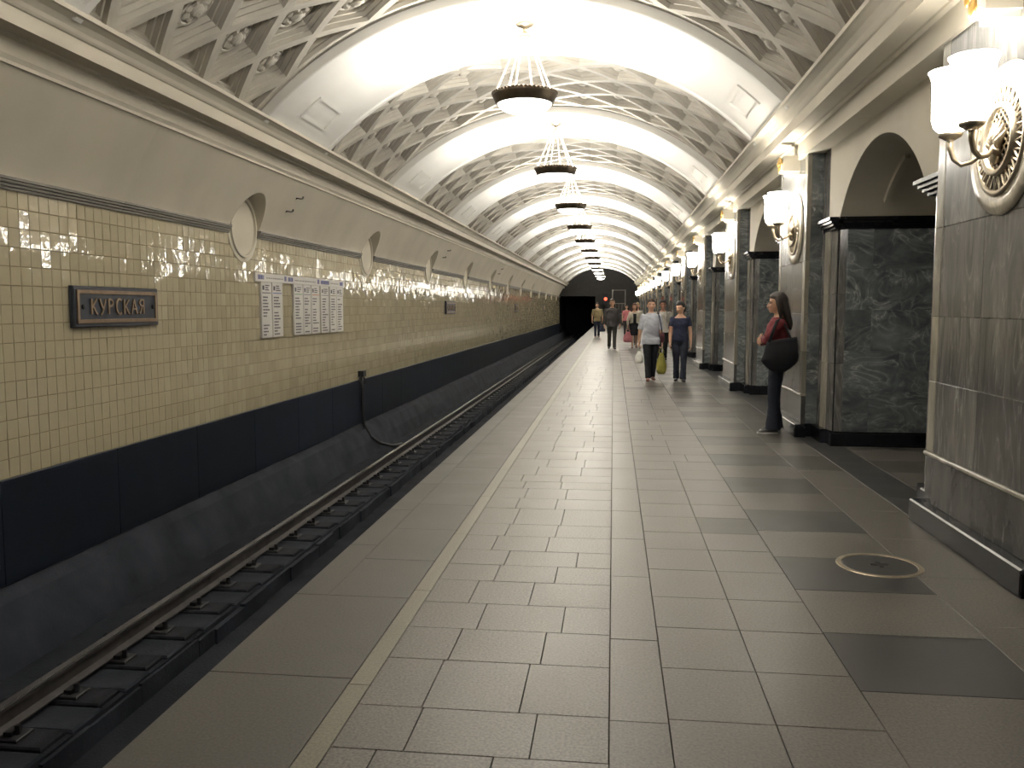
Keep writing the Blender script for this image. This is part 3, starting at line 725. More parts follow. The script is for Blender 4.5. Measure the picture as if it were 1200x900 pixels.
# ------------------------------------------------------------------ wall sconces on the pylons
def make_sconce():
    t = tag(empty('wall_sconce', (X_PIER, YC, 2.41)), '', 'wall lamp', 'wall sconces on the pylons')
    # everything is built facing -X; disc() lathes around the X axis
    def disc(prof, seg=48): return MB().lathe(prof, seg).xf(Matrix.Rotation(-math.pi / 2, 4, 'Y'))
    disc([(0.30, 0.0), (0.30, 0.02), (0.36, 0.024), (0.415, 0.018), (0.425, 0.0)]).build('onyx_surround', M['onyx'], t, True)
    disc([(0.002, 0.006), (0.31, 0.006)]).build('backing', M['black_stone'], t)
    gr = disc([(0.28, 0.006), (0.283, 0.03), (0.31, 0.035), (0.318, 0.006)]).add(*(lambda b: (b.v, b.f))(disc([(0.165, 0.006), (0.17, 0.045), (0.20, 0.05), (0.208, 0.006)])))
    g = gr.build('grille_rings', M['bronze_light'], t, True)
    sp = MB()
    for i in range(28):
        a = 2 * math.pi * i / 28
        for da in (-0.09, 0.09):
            p0 = (-0.022, 0.20 * math.cos(a), 0.20 * math.sin(a)); p1 = (-0.022, 0.285 * math.cos(a + da), 0.285 * math.sin(a + da))
            sp.tube([p0, p1], 0.0075, 5)
    sp.build('grille_bars', M['bronze_light'], t)
    lt = MB()
    for i in range(-4, 5):
        d = i * 0.038; h = math.sqrt(0.17 ** 2 - d * d)
        c, s = math.cos(0.78), math.sin(0.78)
        for sg_ in (1, -1):
            q = [(d, -h), (d, h)]
            lt.tube([(-0.02, u * c - v * s * sg_, (u * s * sg_ + v * c)) for u, v in q], 0.006, 5)
    lt.build('lattice', M['bronze_light'], t)
    # central leaf ornament
    lf = MB()
    for i in range(7):
        a = math.pi / 2 + (i - 3) * 0.34
        lf.tube([(-0.03, 0, -0.06), (-0.055, 0.06 * math.cos(a), -0.06 + 0.07 * math.sin(a)), (-0.04, 0.13 * math.cos(a), -0.06 + 0.17 * math.sin(a))], [0.018, 0.024, 0.006], 7)
    lf.ball((-0.045, 0, -0.08), (0.03, 0.045, 0.06), 12, 8)
    lf.build('leaf_ornament', M['bronze_light'], t, True)
    for s in (-1, 1):
        y1 = 0.15 * s
        MB().tube([(-0.04, 0.03 * s, -0.09), (-0.09, 0.07 * s, -0.075), (-0.13, 0.10 * s, -0.11), (-0.175, 0.13 * s, -0.12), (-0.215, 0.142 * s, -0.085), (-0.233, y1, -0.02), (-0.235, y1, 0.03)], [0.016, 0.014, 0.013, 0.014, 0.015, 0.016, 0.02], 10).build('arm', M['bronze_light'], t, True)
        MB().lathe([(0.002, -0.03), (0.03, -0.028), (0.062, -0.008), (0.07, 0.008), (0.045, 0.014), (0.03, 0.012)], 24, (-0.235, y1, 0.055)).build('cup', M['bronze_light'], t, True)
        MB().lathe([(0.0279, 0.0110), (0.0651, 0.0202), (0.0911, 0.0460), (0.1042, 0.0920), (0.1070, 0.1840), (0.1070, 0.2760), (0.1116, 0.3174), (0.1218, 0.3478), (0.1321, 0.3634), (0.1274, 0.3662), (0.1163, 0.3496), (0.1051, 0.3128), (0.1004, 0.2668), (0.1004, 0.1104)], 28, (-0.235, y1, 0.055)).build('glass_shade', M['sconce_glass'], t, True)
    return t
sc0 = make_sconce()
SC_Y = -0.21
for k in range(K0, K1 + 1):
    y = YC + k * P + SC_Y
    if k < 0: continue
    if YC + k * P + 1.42 > Y_FAR: break
    t = sc0 if k == 0 else copy_tree(sc0)
    t.location = (X_PIER - 0.002, y, 2.45)
    t['label'] = {0: 'two shade bronze wall sconce with round grille beside the inspection cover', 1: 'two shade wall sconce on the pylon behind the standing woman', 2: 'two shade wall sconce on the pylon between standing woman and walking pair'}.get(k, 'lit two shade wall sconce in the row along the far pylons' if k > 0 else 'lit two shade wall sconce behind the photographer')
for t in [o for o in bpy.data.objects if o.name.startswith('wall_sconce')]:
    for s in (-1, 1): lamp('lamp', t, (-0.235, 0.15 * s, 0.31), SCONCE_W, 0.06)

# ------------------------------------------------------------------ station name plates
def stroke(mb, pts, wid, x0=0.0, x1=0.012):
    """flat ribbon along 2D points (y, z), raised from x0 to x1"""
    pts = [Vector(p) for p in pts]; n = len(pts); L = []; Rr = []
    for i, p in enumerate(pts):
        t = (pts[min(i + 1, n - 1)] - pts[max(i - 1, 0)]).normalized(); nn = Vector((-t.y, t.x)) * wid / 2
        L.append(p + nn); Rr.append(p - nn)
    rings = [[(x0, a.x, a.y), (x1, a.x, a.y), (x1, b.x, b.y), (x0, b.x, b.y)] for a, b in zip(L, Rr)]
    mb.rings(rings, True)
def arcpts(cx, cz, rx, rz, a0, a1, n=10): return [(cx + rx * math.cos(R_(a0 + (a1 - a0) * i / n)), cz + rz * math.sin(R_(a0 + (a1 - a0) * i / n))) for i in range(n + 1)]
GL = {  # strokes in a 0.5 x 1 box: list of (points, relative width)
 'K': [([(0.06, 0), (0.06, 1)], 1), ([(0.06, 0.48), (0.2, 0.62), (0.34, 0.86), (0.42, 0.98)], .7), ([(0.12, 0.54), (0.24, 0.38), (0.36, 0.1), (0.46, 0.0)], 1)],
 'U': [([(0.04, 1), (0.14, 0.66), (0.27, 0.4)], 1), ([(0.46, 1), (0.38, 0.66), (0.28, 0.3), (0.2, 0.08), (0.08, -0.06)], .75)],
 'P': [([(0.08, 0), (0.08, 1)], 1), ([(0.08, 0.98)] + arcpts(0.16, 0.75, 0.24, 0.23, 90, -90) + [(0.08, 0.52)], .75)],
 'C': [(arcpts(0.28, 0.5, 0.23, 0.5, 50, 310, 18), .9)],
 'A': [([(0.02, 0), (0.24, 1)], .7), ([(0.24, 1), (0.46, 0)], 1), ([(0.1, 0.34), (0.38, 0.34)], .6)],
 'Q': [([(0.42, 0), (0.42, 1)], 1), ([(0.42, 0.98)] + arcpts(0.32, 0.77, 0.24, 0.21, 90, 270) + [(0.42, 0.56)], .75), ([(0.3, 0.54), (0.18, 0.2), (0.06, 0.0)], .9)]}
def make_plate(y0, y1, z0, z1, label):
    W, H = y1 - y0, z1 - z0
    t = tag(empty('station_name_plate', (X_TILE + 0.010, y0, z0)), label, 'sign', 'station name plates')
    MB().cbox(0, 0.045, 0, W, 0, H, 0, 1, 0.008).build('backplate', M['sign'], t)
    fr = MB(); a, b = 0.035, 0.072
    for p in ((a, W - a, a, b), (a, W - a, H - b, H - a), (a, b, a, H - a), (W - b, W - a, a, H - a)): fr.cbox(0.043, 0.058, p[0], p[1], p[2], p[3], 0, 1, 0.004)
    fr.build('border', M['sign_trim'], t)
    lh = 0.142; lw = 0.215; x = 0.235
    for g in 'KUPCKAQ':
        mb = MB()
        for pts, wd in GL[g]: stroke(mb, [(x + p[0] * lw, 0.118 + p[1] * lh) for p in pts], 0.019 * wd + 0.004, 0.044, 0.056)
        mb.build('letter', M['sign_trim'], t); x += 0.132
    for yy in (0.13, W - 0.11): MB().lathe([(0.024, 0), (0.02, 0.012), (0.002, 0.016)], 12).xf(Matrix.Translation((0.045, yy, H / 2)) @ Matrix.Rotation(math.pi / 2, 4, 'Y')).build('bolt', M['iron'], t)
    return t
p0 = make_plate(7.08, 8.49, 1.325, 1.70, 'bronze station name plate reading КУРСКАЯ left of the route lists')
for y, lb in ((24.1, 'second bronze station name plate along the tiled wall, beyond the route lists'), (41.4, 'third bronze station name plate along the tiled wall'), (58.4, 'farthest bronze station name plate near the tunnel mouth')):
    c = copy_tree(p0); c.location.y = y; c['label'] = lb

# ------------------------------------------------------------------ route list boards
hd = tag(empty('direction_header', (X_TILE + 0.006, 11.02, 1.86)), 'long white header strip above the hanging route lists', 'sign')
MB().cbox(0, 0.03, 0, 3.8, 0, 0.115, 0, 1, 0.004).build('panel', M['white_board'], hd)
tx = MB(); 
for a, b, hh in ((0.08, 0.28, .06), (1.02, 1.09, .07), (1.16, 1.36, .06), (2.42, 2.50, .07), (2.58, 3.0, .06), (3.55, 3.72, .06)):
    y = a
    while y < b: 
        w_ = random.uniform(0.03, 0.05); tx.box(0.0302, 0.0312, y, min(b, y + w_), 0.03, 0.03 + hh); y += w_ + 0.012
tx.build('dark_print', M['ink_blue'], hd)
tx = MB()
for a, b in ((0.36, 0.95), (1.42, 2.3), (3.06, 3.5)):
    y = a
    while y < b: w_ = random.uniform(0.02, 0.06); tx.box(0.0302, 0.0312, y, y + w_, 0.045, 0.062); y += w_ + 0.018
tx.build('fine_print', M['moulding'], hd)
bds = [(11.20, 11.55), (11.58, 11.95), (12.40, 12.77), (12.79, 13.12), (13.15, 13.52), (13.60, 13.98), (14.05, 14.38), (14.40, 14.74)]
blab = ['first route list board, hung at the end of the header towards the name plate', 'second route list board from the name plate, with a thin blue line', 'route list board after the gap in the row, green heading', 'route list board just right of the green headed one', 'route list board with a red heading line', 'lone route list board with small pale print', 'route list board second from the far end of the row', 'route list board at the far end of the row']
hcol = [(0.05, 0.05, 0.07), (0.08, 0.12, 0.4), (0.08, 0.3, 0.12), (0.2, 0.2, 0.28), (0.5, 0.18, 0.06), (0.2, 0.2, 0.25), (0.25, 0.22, 0.1), (0.3, 0.25, 0.3)]
for i, (a, b) in enumerate(bds):
    t = tag(empty('route_list_board', (X_TILE + 0.006, a, 1.09)), blab[i], 'sign', 'route list boards on the tiled wall')
    W = b - a; H = 0.768
    MB().cbox(0, 0.03, 0, W, 0, H, 0, 1, 0.003).build('panel', M['white_board'], t)
    MB().box(0.0302, 0.0312, 0.03, W - 0.03, H - 0.155, H - 0.143).build('heading_line', plain('heading_line_%d' % i, hcol[i], 0.6), t)
    tx = MB(); z = H - 0.20
    tx.box(0.0302, 0.0312, 0.04, 0.10, H - 0.11, H - 0.05)
    for q in range(3): tx.box(0.0302, 0.0312, 0.13, 0.13 + W * random.uniform(0.3, 0.5), H - 0.055 - q * 0.03, H - 0.04 - q * 0.03)
    while z > 0.05:
        if random.random() > 0.12:
            y = 0.05; e = 0.05 + (W - 0.1) * random.uniform(0.4, 1.0)
            while y < e - 0.02: w_ = random.uniform(0.02, 0.05); tx.box(0.0302, 0.0312, y, min(e, y + w_), z - 0.019, z); y += w_ + 0.009
        z -= 0.043
    tx.build('station_list', M['ink'], t)

# ------------------------------------------------------------------ hanging cable by the wall
cb = tag(empty('cable_drop', (X_TILE, 15.72, 0)), 'black cable hanging from a bracket down over the dark wainscot', 'cable')
MB().tube([(0.06, -0.02, 0.20), (0.07, 0, 0.0), (0.06, 0.0, -0.4), (0.09, 0.0, -0.72), (0.20, 0.06, -0.95), (0.34, 0.2, -1.1), (0.52, 0.5, -1.2), (0.6, 0.9, -1.22)], 0.03, 8).build('cable', M['cable'], cb, True)
MB().box(0.0, 0.11, -0.05, 0.13, 0.20, 0.31).tube([(0.06, -0.1, 0.24), (0.06, -0.12, 0.1)], 0.015, 6).tube([(0.06, 0.1, 0.24), (0.07, 0.16, 0.12), (0.05, 0.2, 0.05)], 0.015, 6).build('bracket', M['iron'], cb)

# ------------------------------------------------------------------ people
def cloth(name, col, rough=0.85): return plain(name, col, rough, var=0.18, scale=9, bump=0.15)
SKIN = plain('skin', (0.52, 0.31, 0.21), 0.5, var=0.06, scale=6)
LIPS = plain('lips', (0.38, 0.14, 0.11), 0.5); EYE = plain('dark_eye', (0.03, 0.02, 0.02), 0.3)
TMP = bpy.data.scenes.new('workbench')      # remeshing is evaluated here, away from the big scene
def remesh(name, mb, mat, parent, vox, smooth=2, wrinkle=0.0):
    me = bpy.data.meshes.new(name); me.from_pydata(mb.v, [], mb.f); fixn(me)
    o = bpy.data.objects.new(name, me); TMP.collection.objects.link(o)
    m = o.modifiers.new('r', 'REMESH'); m.mode = 'VOXEL'; m.voxel_size = vox
    if smooth: sm = o.modifiers.new('s', 'SMOOTH'); sm.factor = 0.5; sm.iterations = smooth
    vl = TMP.view_layers[0]; vl.update(); dg = vl.depsgraph
    me2 = bpy.data.meshes.new_from_object(o.evaluated_get(dg)); me2.name = name
    bpy.data.objects.remove(o); bpy.data.meshes.remove(me)
    if wrinkle:
        nrm = [v.normal.copy() for v in me2.vertices]
        for v, nv in zip(me2.vertices, nrm):
            c = v.co.copy(); d = wrinkle * (math.sin(c.z * 46 + math.sin(c.x * 19) * 2.2 + c.y * 11) + 0.6 * math.sin(c.z * 83 + c.x * 37))
            v.co = c + nv * d
    me2.materials.clear(); me2.materials.append(mat)
    for p in me2.polygons: p.use_smooth = True
    ob = bpy.data.objects.new(name, me2); COL.objects.link(ob); ob.parent = parent
    return ob
def hand(mb, wrist, d, n, curl=0.5, thumb=1.0):
    """palm with four fingers and a thumb; d along the forearm, n palm normal (fingers curl towards n), thumb side = d x n * thumb"""
    d = Vector(d).normalized(); n = Vector(n); n = (n - d * n.dot(d)).normalized(); sd = d.cross(n) * thumb
    w = Vector(wrist)
    rings = []
    for t, a, b in ((-0.01, 0.026, 0.02), (0.02, 0.032, 0.018), (0.055, 0.041, 0.017), (0.088, 0.041, 0.014)):
        c = w + d * t; rings.append([c + sd * a * math.cos(2 * math.pi * i / 10) + n * b * math.sin(2 * math.pi * i / 10) for i in range(10)])
    mb.rings(rings, True)
    for i, (o, L) in enumerate(((0.033, 0.88), (0.011, 1.0), (-0.011, 0.94), (-0.033, 0.76))):
        p0 = w + d * 0.078 + sd * o; a = curl * 0.6
        d1 = (d * math.cos(a) + n * math.sin(a) + sd * o * 2.0).normalized(); p1 = p0 + d1 * 0.048 * L
        a2 = curl * 1.7; d2 = (d * math.cos(a2) + n * math.sin(a2) + sd * o * 1.5).normalized(); p2 = p1 + d2 * 0.03 * L
        a3 = curl * 2.6; d3 = (d * math.cos(a3) + n * math.sin(a3)).normalized(); p3 = p2 + d3 * 0.022 * L
        mb.tube([p0, p1, p2, p3], [0.0095, 0.009, 0.0085, 0.007], 7)
    q0 = w + d * 0.02 + sd * 0.026; q1 = q0 + (d * 0.6 + sd * 0.62 + n * 0.3).normalized() * 0.045; q2 = q1 + (d * 0.85 + sd * 0.15 + n * 0.4).normalized() * 0.034
    mb.tube([q0, q1, q2], [0.0125, 0.0105, 0.0085], 7)
    return w + d * 0.10 + n * 0.02       # grip point
def person(loc, rz, H, label, sp):
    root = tag(empty('person', (loc[0], loc[1], 0), rz), label, 'person', sp.get('group'))
    fem = sp.get('fem', True); vox = sp.get('vox', 0.008)
    k = H / 1.70; bw = sp.get('build', 1.0)
    sh = (0.168 if fem else 0.195) * bw; hipw = (0.172 if fem else 0.160) * bw
    legs = sp.get('legs', ((8, 4), (-8, -22)))       # per side (-x, +x): thigh angle, shin angle (forward positive)
    arms = sp.get('arms')
    # legs first, to put the lower foot on the ground
    J = {}
    for sx, (a, b) in zip((-1, 1), legs):
        hip = Vector((sx * 0.088, 0, 0.90)); a, b = R_(a), R_(b)
        spread = sp.get('spread', 0.0) * sx
        kn = hip + Vector((spread * 0.5 - sx * 0.008, -math.sin(a), -math.cos(a))) * 0.42
        an = kn + Vector((spread * 0.5 - sx * 0.006, -math.sin(b), -math.cos(b))) * 0.40
        J[sx] = [hip, kn, an, b]
    dz = 0.078 - min(J[-1][2].z - 0.03 * max(0, -math.sin(J[-1][3])) * 0, J[1][2].z)
    up = Vector((0, 0, dz))
    for sx in J: J[sx][:3] = [p + up for p in J[sx][:3]]
    lean = sp.get('lean', 0.0)
    def T(x, y, z): return Vector((x, y - lean * (z - 0.9), z + dz))
    def torso(mb, g, z0, z1, loose=0.0):
        secs = [(0.79, 0.085, hipw * 0.80), (0.84, 0.108, hipw * 0.97), (0.90, 0.118, hipw), (0.98, 0.108, hipw * 0.92), (1.06, 0.098 + loose, (0.128 if fem else 0.145) * bw + loose), (1.14, 0.102 + loose, (0.136 if fem else 0.155) * bw + loose * 0.7), (1.24, (0.122 if fem else 0.118), (0.150 if fem else 0.172) * bw), (1.32, 0.112, sh * 0.93), (1.375, 0.088, sh * 0.86), (1.405, 0.066, sh * 0.58), (1.43, 0.056, 0.075), (1.45, 0.05, 0.058)]
        pts, rad = [], []
        for z, dd, ww in secs:
            if z < z0 - 1e-6 or z > z1 + 1e-6: continue
            pts.append(T(0, (-0.012 if 1.2 < z < 1.3 and fem else 0.008 if z < 0.95 else 0), z)); rad.append((dd + g, ww + g))
        mb.tube(pts, rad, 24)
    skin = MB(); torso(skin, 0, 0.79, 1.45)
    # neck, head
    hy = R_(sp.get('head_yaw', 0)); hp = R_(sp.get('head_pitch', 0))
    HM = Matrix.Translation(T(0, -0.012, 1.50)) @ Matrix.Rotation(hy, 4, 'Z') @ Matrix.Rotation(hp, 4, 'X') @ Matrix.Scale(1.09, 4)
    skin.tube([T(0, 0.012, 1.40), T(0, 0.0, 1.47), HM @ Vector((0, 0.012, 0.03))], [0.060, 0.050, 0.052], 14)
    hd_ = MB().ball((0, 0.012, 0.105), (0.074, 0.094, 0.098), 22, 16).ball((0, -0.022, 0.055), (0.056, 0.068, 0.075), 18, 12).ball((0, -0.066, 0.008), (0.026, 0.022, 0.022), 10, 8)
    hd_.tube([(0, -0.080, 0.098), (0, -0.096, 0.072), (0, -0.104, 0.060), (0, -0.088, 0.050)], [0.008, 0.011, 0.014, 0.010], 8)      # nose
    for sx in (-1, 1): hd_.ball((sx * 0.076, 0.012, 0.078), (0.012, 0.022, 0.034), 8, 6); hd_.ball((sx * 0.034, -0.066, 0.066), (0.022, 0.018, 0.018), 8, 6); hd_.ball((sx * 0.03, -0.074, 0.113), (0.026, 0.012, 0.008), 8, 6)
    hd_.ball((0, -0.084, 0.027), (0.022, 0.01, 0.010), 8, 6)
    hd_.xf(HM); skin.add(hd_.v, hd_.f)
    top = MB() if sp.get('top') else None
    if top: torso(top, 0.014, sp.get('hem', 0.84), sp.get('neck', 1.405), sp.get('loose', 0.012))
    if top and sp.get('hem', 0.84) < 0.86: top.tube([T(0, 0.004, 0.90), T(0, 0.006, sp.get('hem', 0.84) - 0.02)], [(0.138, hipw + 0.022), (0.142, hipw + 0.028)], 24)
    # arms
    grips = {}
    for i, sx in enumerate((-1, 1)):
        ua, fa, pn = arms[i]
        S = T(sx * (sh - 0.004), 0.0, 1.350); E = S + Vector(ua).normalized() * 0.285; W = E + Vector(fa).normalized() * 0.245
        skin.ball(S, (0.052, 0.052, 0.052), 10, 8)
        skin.tube([S, S.lerp(E, 0.5), E, E.lerp(W, 0.3), W], [0.047 * bw, 0.044 * bw, 0.037, 0.038, 0.026], 12)
        grips[sx] = hand(skin, W, fa, pn, sp.get('curl', 0.5) if not isinstance(sp.get('curl'), tuple) else sp['curl'][i], 1.0 if Vector(fa).cross(Vector(pn)).y < 0 else -1.0)
        sl = sp.get('sleeve', 0.55)
        if top and sl > 0:
            top.ball(S, (0.064, 0.066, 0.060), 12, 8)
            if sl < 1: 
                e = S.lerp(E, sl); top.tube([S, S.lerp(e, 0.5), e], [0.060, 0.060, 0.061], 14)
            else: 
                e = E.lerp(W, sl - 1); top.tube([S, S.lerp(E, 0.5), E, E.lerp(e, 0.5), e], [0.060, 0.056, 0.051, 0.048, 0.042], 14)
    # legs
    btm = MB(); kind = sp.get('bottom', 'trousers')
    for sx in (-1, 1):
        hip, kn, an, b = J[sx]
        skin.tube([hip + Vector((0, 0, 0.03)), hip.lerp(kn, 0.5), kn, kn.lerp(an, 0.3), kn.lerp(an, 0.75), an], [(0.083), (0.07), 0.052, 0.053, 0.036, 0.033], 14)
        if kind == 'trousers':
            fl = sp.get('flare', 0.062)
            e = an + Vector((0, 0, 0.0)) + (an - kn).normalized() * 0.02
            btm.tube([hip + Vector((-sx * 0.004, 0.004, 0.04)), hip.lerp(kn, 0.45), kn, kn.lerp(e, 0.4), e], [(0.084), 0.090, 0.070, 0.064, fl], 16)
        # foot and shoe
        pit = max(0.0, -math.sin(b)) * 0.9
        fd = Vector((sx * 0.12, -math.cos(pit), -math.sin(pit) * (1.0 if an.z > 0.1 + 0.078 * 0 else 0.2))).normalized()
        hl = an + Vector((0, 0.035, -0.045)); 
        skin.tube([an, an + Vector((0, -0.01, -0.04)), an + fd * 0.12 + Vector((0, 0, -0.052))], [0.034, 0.034, 0.022], 8)
        sh_ = MB()
        rr = []
        for t, wv, hv in ((-0.055, 0.026, 0.034), (-0.03, 0.034, 0.042), (0.03, 0.036, 0.040), (0.09, 0.043, 0.030), (0.14, 0.041, 0.022), (0.18, 0.022, 0.015)):
            c = Vector((an.x, an.y, 0)) + Vector((fd.x, fd.y, 0)).normalized() * t; c.z = an.z - 0.076 + (fd.z * t if fd.z < -0.25 else 0) + hv
            c.z = max(c.z, hv + 0.003)
            sdv = Vector((-fd.y, fd.x, 0)).normalized()
            rr.append([c + sdv * wv * math.cos(2 * math.pi * q / 10) + Vector((0, 0, 1)) * hv * max(-0.85, math.sin(2 * math.pi * q / 10)) for q in range(10)])
        sh_.rings(rr, True)
        so = sh_.build('shoe', sp['shoe'], root, True)
        if sp.get('sole'):
            mb2 = MB(); mb2.rings([[Vector((p.x, p.y, 0.002 + max(0, min(q.z for q in ring) - 0.012))) + Vector((0, 0, h)) for p in ring] for ring in rr for h in (0,)][:0] or [[(Vector(p) - c_) * 1.07 + c_ for p in [Vector((v.x, v.y, z_)) for v in ol]] for z_ in (0.003, 0.024) for ol in [[r[0] for r in rr] + [r[5] for r in rr][::-1]] for c_ in [sum((Vector((v.x, v.y, z_)) for v in ol), Vector()) / len(ol)]], True)
            mb2.build('sole', sp['sole'], so)
    if kind == 'trousers':
        torso(btm, 0.003 if sp.get('hem', 0.84) < 0.88 else 0.010, 0.79, 0.98 if sp.get('hem', 0.84) < 0.88 else 1.02)
        remesh('trousers', btm, sp['btm_mat'], root, 0.011, 3, 0.0016)
    elif kind == 'dress':
        pts = [T(0, 0, z) for z in (1.30, 1.2, 1.06, 0.92, 0.7, 0.50)]
        btm.tube(pts, [(0.12, 0.145), (0.132, 0.155), (0.108, 0.135), (0.135, 0.185), (0.15, 0.19), (0.16, 0.20)], 24)
        remesh('dress', btm, sp['btm_mat'], root, 0.012, 3, 0.002)
    remesh('body', skin, SKIN if 'skin' not in sp else sp['skin'], root, vox, 1)
    if top: 
        to = remesh(sp.get('top_name', 'shirt'), top, sp['top'], root, 0.010, 3, 0.0022)
    # face details
    for sx in (-1, 1): MB().ball((sx * 0.030, -0.0775, 0.094), (0.013, 0.007, 0.007), 8, 6).xf(HM).build('eye', EYE, root, True)
    for sx in (-1, 1): MB().tube([(sx * 0.014, -0.083, 0.113), (sx * 0.032, -0.084, 0.118), (sx * 0.047, -0.072, 0.112)], 0.004, 6).xf(HM).build('eyebrow', sp['hair'], root)
    MB().ball((0, -0.091, 0.029), (0.021, 0.006, 0.007), 10, 6).xf(HM).build('mouth', LIPS, root, True)
    # hair
    hm = MB(); rings = []; hs = sp.get('hair_style', 'short')
    for i in range(25):
        e = -math.pi / 2 + math.pi * (0.02 + 0.96 * i / 24); ring = []
        for q in range(32):
            a = 2 * math.pi * q / 32
            x, y, z = math.cos(e) * math.cos(a), math.cos(e) * math.sin(a), math.sin(e)
            face = 1 / (1 + math.exp((y + 0.30 + 0.25 * max(0, z)) * 14)) * (1 / (1 + math.exp((z - 0.42) * 14)))
            low = 1 / (1 + math.exp((z + (0.45 if hs != 'short' else 0.25) + (0.3 if y > 0.2 else 0)) * 10))
            r = 1.17 - 0.34 * max(face, low) + 0.012 * math.sin(a * 9 + e * 5)
            ring.append((x * 0.076 * r, 0.014 + y * 0.096 * r, 0.108 + z * 0.099 * r))
        rings.append(ring)
    hm.rings(rings, True)
    if hs in ('long', 'shoulder'):
        L = -0.22 if hs == 'long' else -0.06
        hm.tube([(0, 0.055, 0.15), (0, 0.082, 0.05), (0, 0.10, -0.05), (0, 0.125, L * 0.6 - 0.02), (0, 0.13, L)], [(0.045, 0.075), (0.05, 0.088), (0.045, 0.095), (0.038, 0.09), (0.012, 0.06)], 16)
        for sx in (-1, 1): hm.tube([(sx * 0.055, 0.0, 0.17), (sx * 0.082, 0.005, 0.09), (sx * 0.086, 0.02, 0.0), (sx * 0.088, 0.03, L * 0.5 - 0.03)], [0.024, 0.026, 0.026, 0.012], 10)
    elif hs == 'tail':
        hm.ball((0, 0.115, 0.12), (0.04, 0.045, 0.045), 12, 8); hm.tube([(0, 0.13, 0.12), (0, 0.155, 0.05), (0, 0.14, -0.03)], [0.03, 0.034, 0.014], 10)
    hm.xf(HM); remesh('hair', hm, sp['hair'], root, 0.008, 2, 0.0012)
    root.scale = (k, k, k)
    MW = Matrix.Translation((loc[0], loc[1], 0)) @ Matrix.Rotation(rz, 4, 'Z') @ Matrix.Scale(k, 4)
    return root, {q: MW @ g for q, g in grips.items()}, MW
BROWN = plain('dark_brown_hair', (0.016, 0.010, 0.008), 0.6, var=0.4, scale=25); BLACKH = plain('black_hair', (0.008, 0.007, 0.007), 0.6, var=0.3, scale=25); GREYH = plain('short_brown_hair', (0.05, 0.033, 0.024), 0.6, var=0.4, scale=25)
BLK = cloth('black_cloth', (0.005, 0.006, 0.010)); NAVY = cloth('navy_denim', (0.010, 0.014, 0.028)); NAVYT = cloth('navy_jersey', (0.012, 0.017, 0.045)); SHIRT = cloth('pale_blue_shirt', (0.42, 0.44, 0.50)); RED = cloth('dark_red_knit', (0.11, 0.009, 0.014)); DKBROWN = cloth('charcoal_cloth', (0.035, 0.032, 0.035)); TAN = cloth('olive_tan_cloth', (0.27, 0.22, 0.12)); CREAM = cloth('cream_knit', (0.52, 0.48, 0.40)); TEE = cloth('light_tee', (0.48, 0.46, 0.42)); PINKT = cloth('pink_cloth', (0.50, 0.16, 0.18))
SHOE = plain('black_shoe', (0.014, 0.013, 0.015), 0.45); SHOEB = plain('brown_sandal', (0.16, 0.07, 0.05), 0.5); SOLE = plain('white_sole', (0.55, 0.54, 0.52), 0.6)
DOWN = lambda sx, fwd=0.0, out=0.10: ((sx * out, -fwd, -1), (sx * 0.02, -fwd - 0.22, -1), (-sx, 0.0, 0.0))

def bag(name, label, grip, w_, d_, h_, mat, handle=0.13, rz=0.0, cat='bag'):
    """soft carrier bag hanging from a hand: body and two loop handles"""
    t = tag(empty(name, (grip.x, grip.y, grip.z - handle - h_), rz), label, cat)
    rings = []
    for i in range(13):
        f = i / 12; s = (0.80 + 0.45 * math.sin(math.pi * min(1, f * 0.9 + 0.12)) * (1 - 0.35 * f)) * (1.0 if f > 0.05 else 0.75) * (1 - 0.5 * f ** 3)
        rings.append([((w_ / 2) * s * math.copysign(abs(math.cos(a)) ** 0.7, math.cos(a)) * (1 + 0.05 * math.sin(5 * a + f * 9)), (d_ / 2) * s * math.copysign(abs(math.sin(a)) ** 0.8, math.sin(a)) * (1.15 - 0.55 * f) * (1 + 0.07 * math.sin(7 * a + f * 6)), h_ * f) for a in [2 * math.pi * q / 24 for q in range(24)]])
    MB().rings(rings, True).build('bag_body', mat, t, True)
    for s in (-1, 1):
        MB().tube([(-w_ * 0.3, s * d_ * 0.12, h_ * 0.98), (-w_ * 0.18, s * d_ * 0.06, h_ + handle * 0.6), (0, 0.004 * s, h_ + handle), (w_ * 0.18, s * d_ * 0.06, h_ + handle * 0.6), (w_ * 0.3, s * d_ * 0.12, h_ * 0.98)], 0.007, 7).build('handle', mat, t, True)
    return t

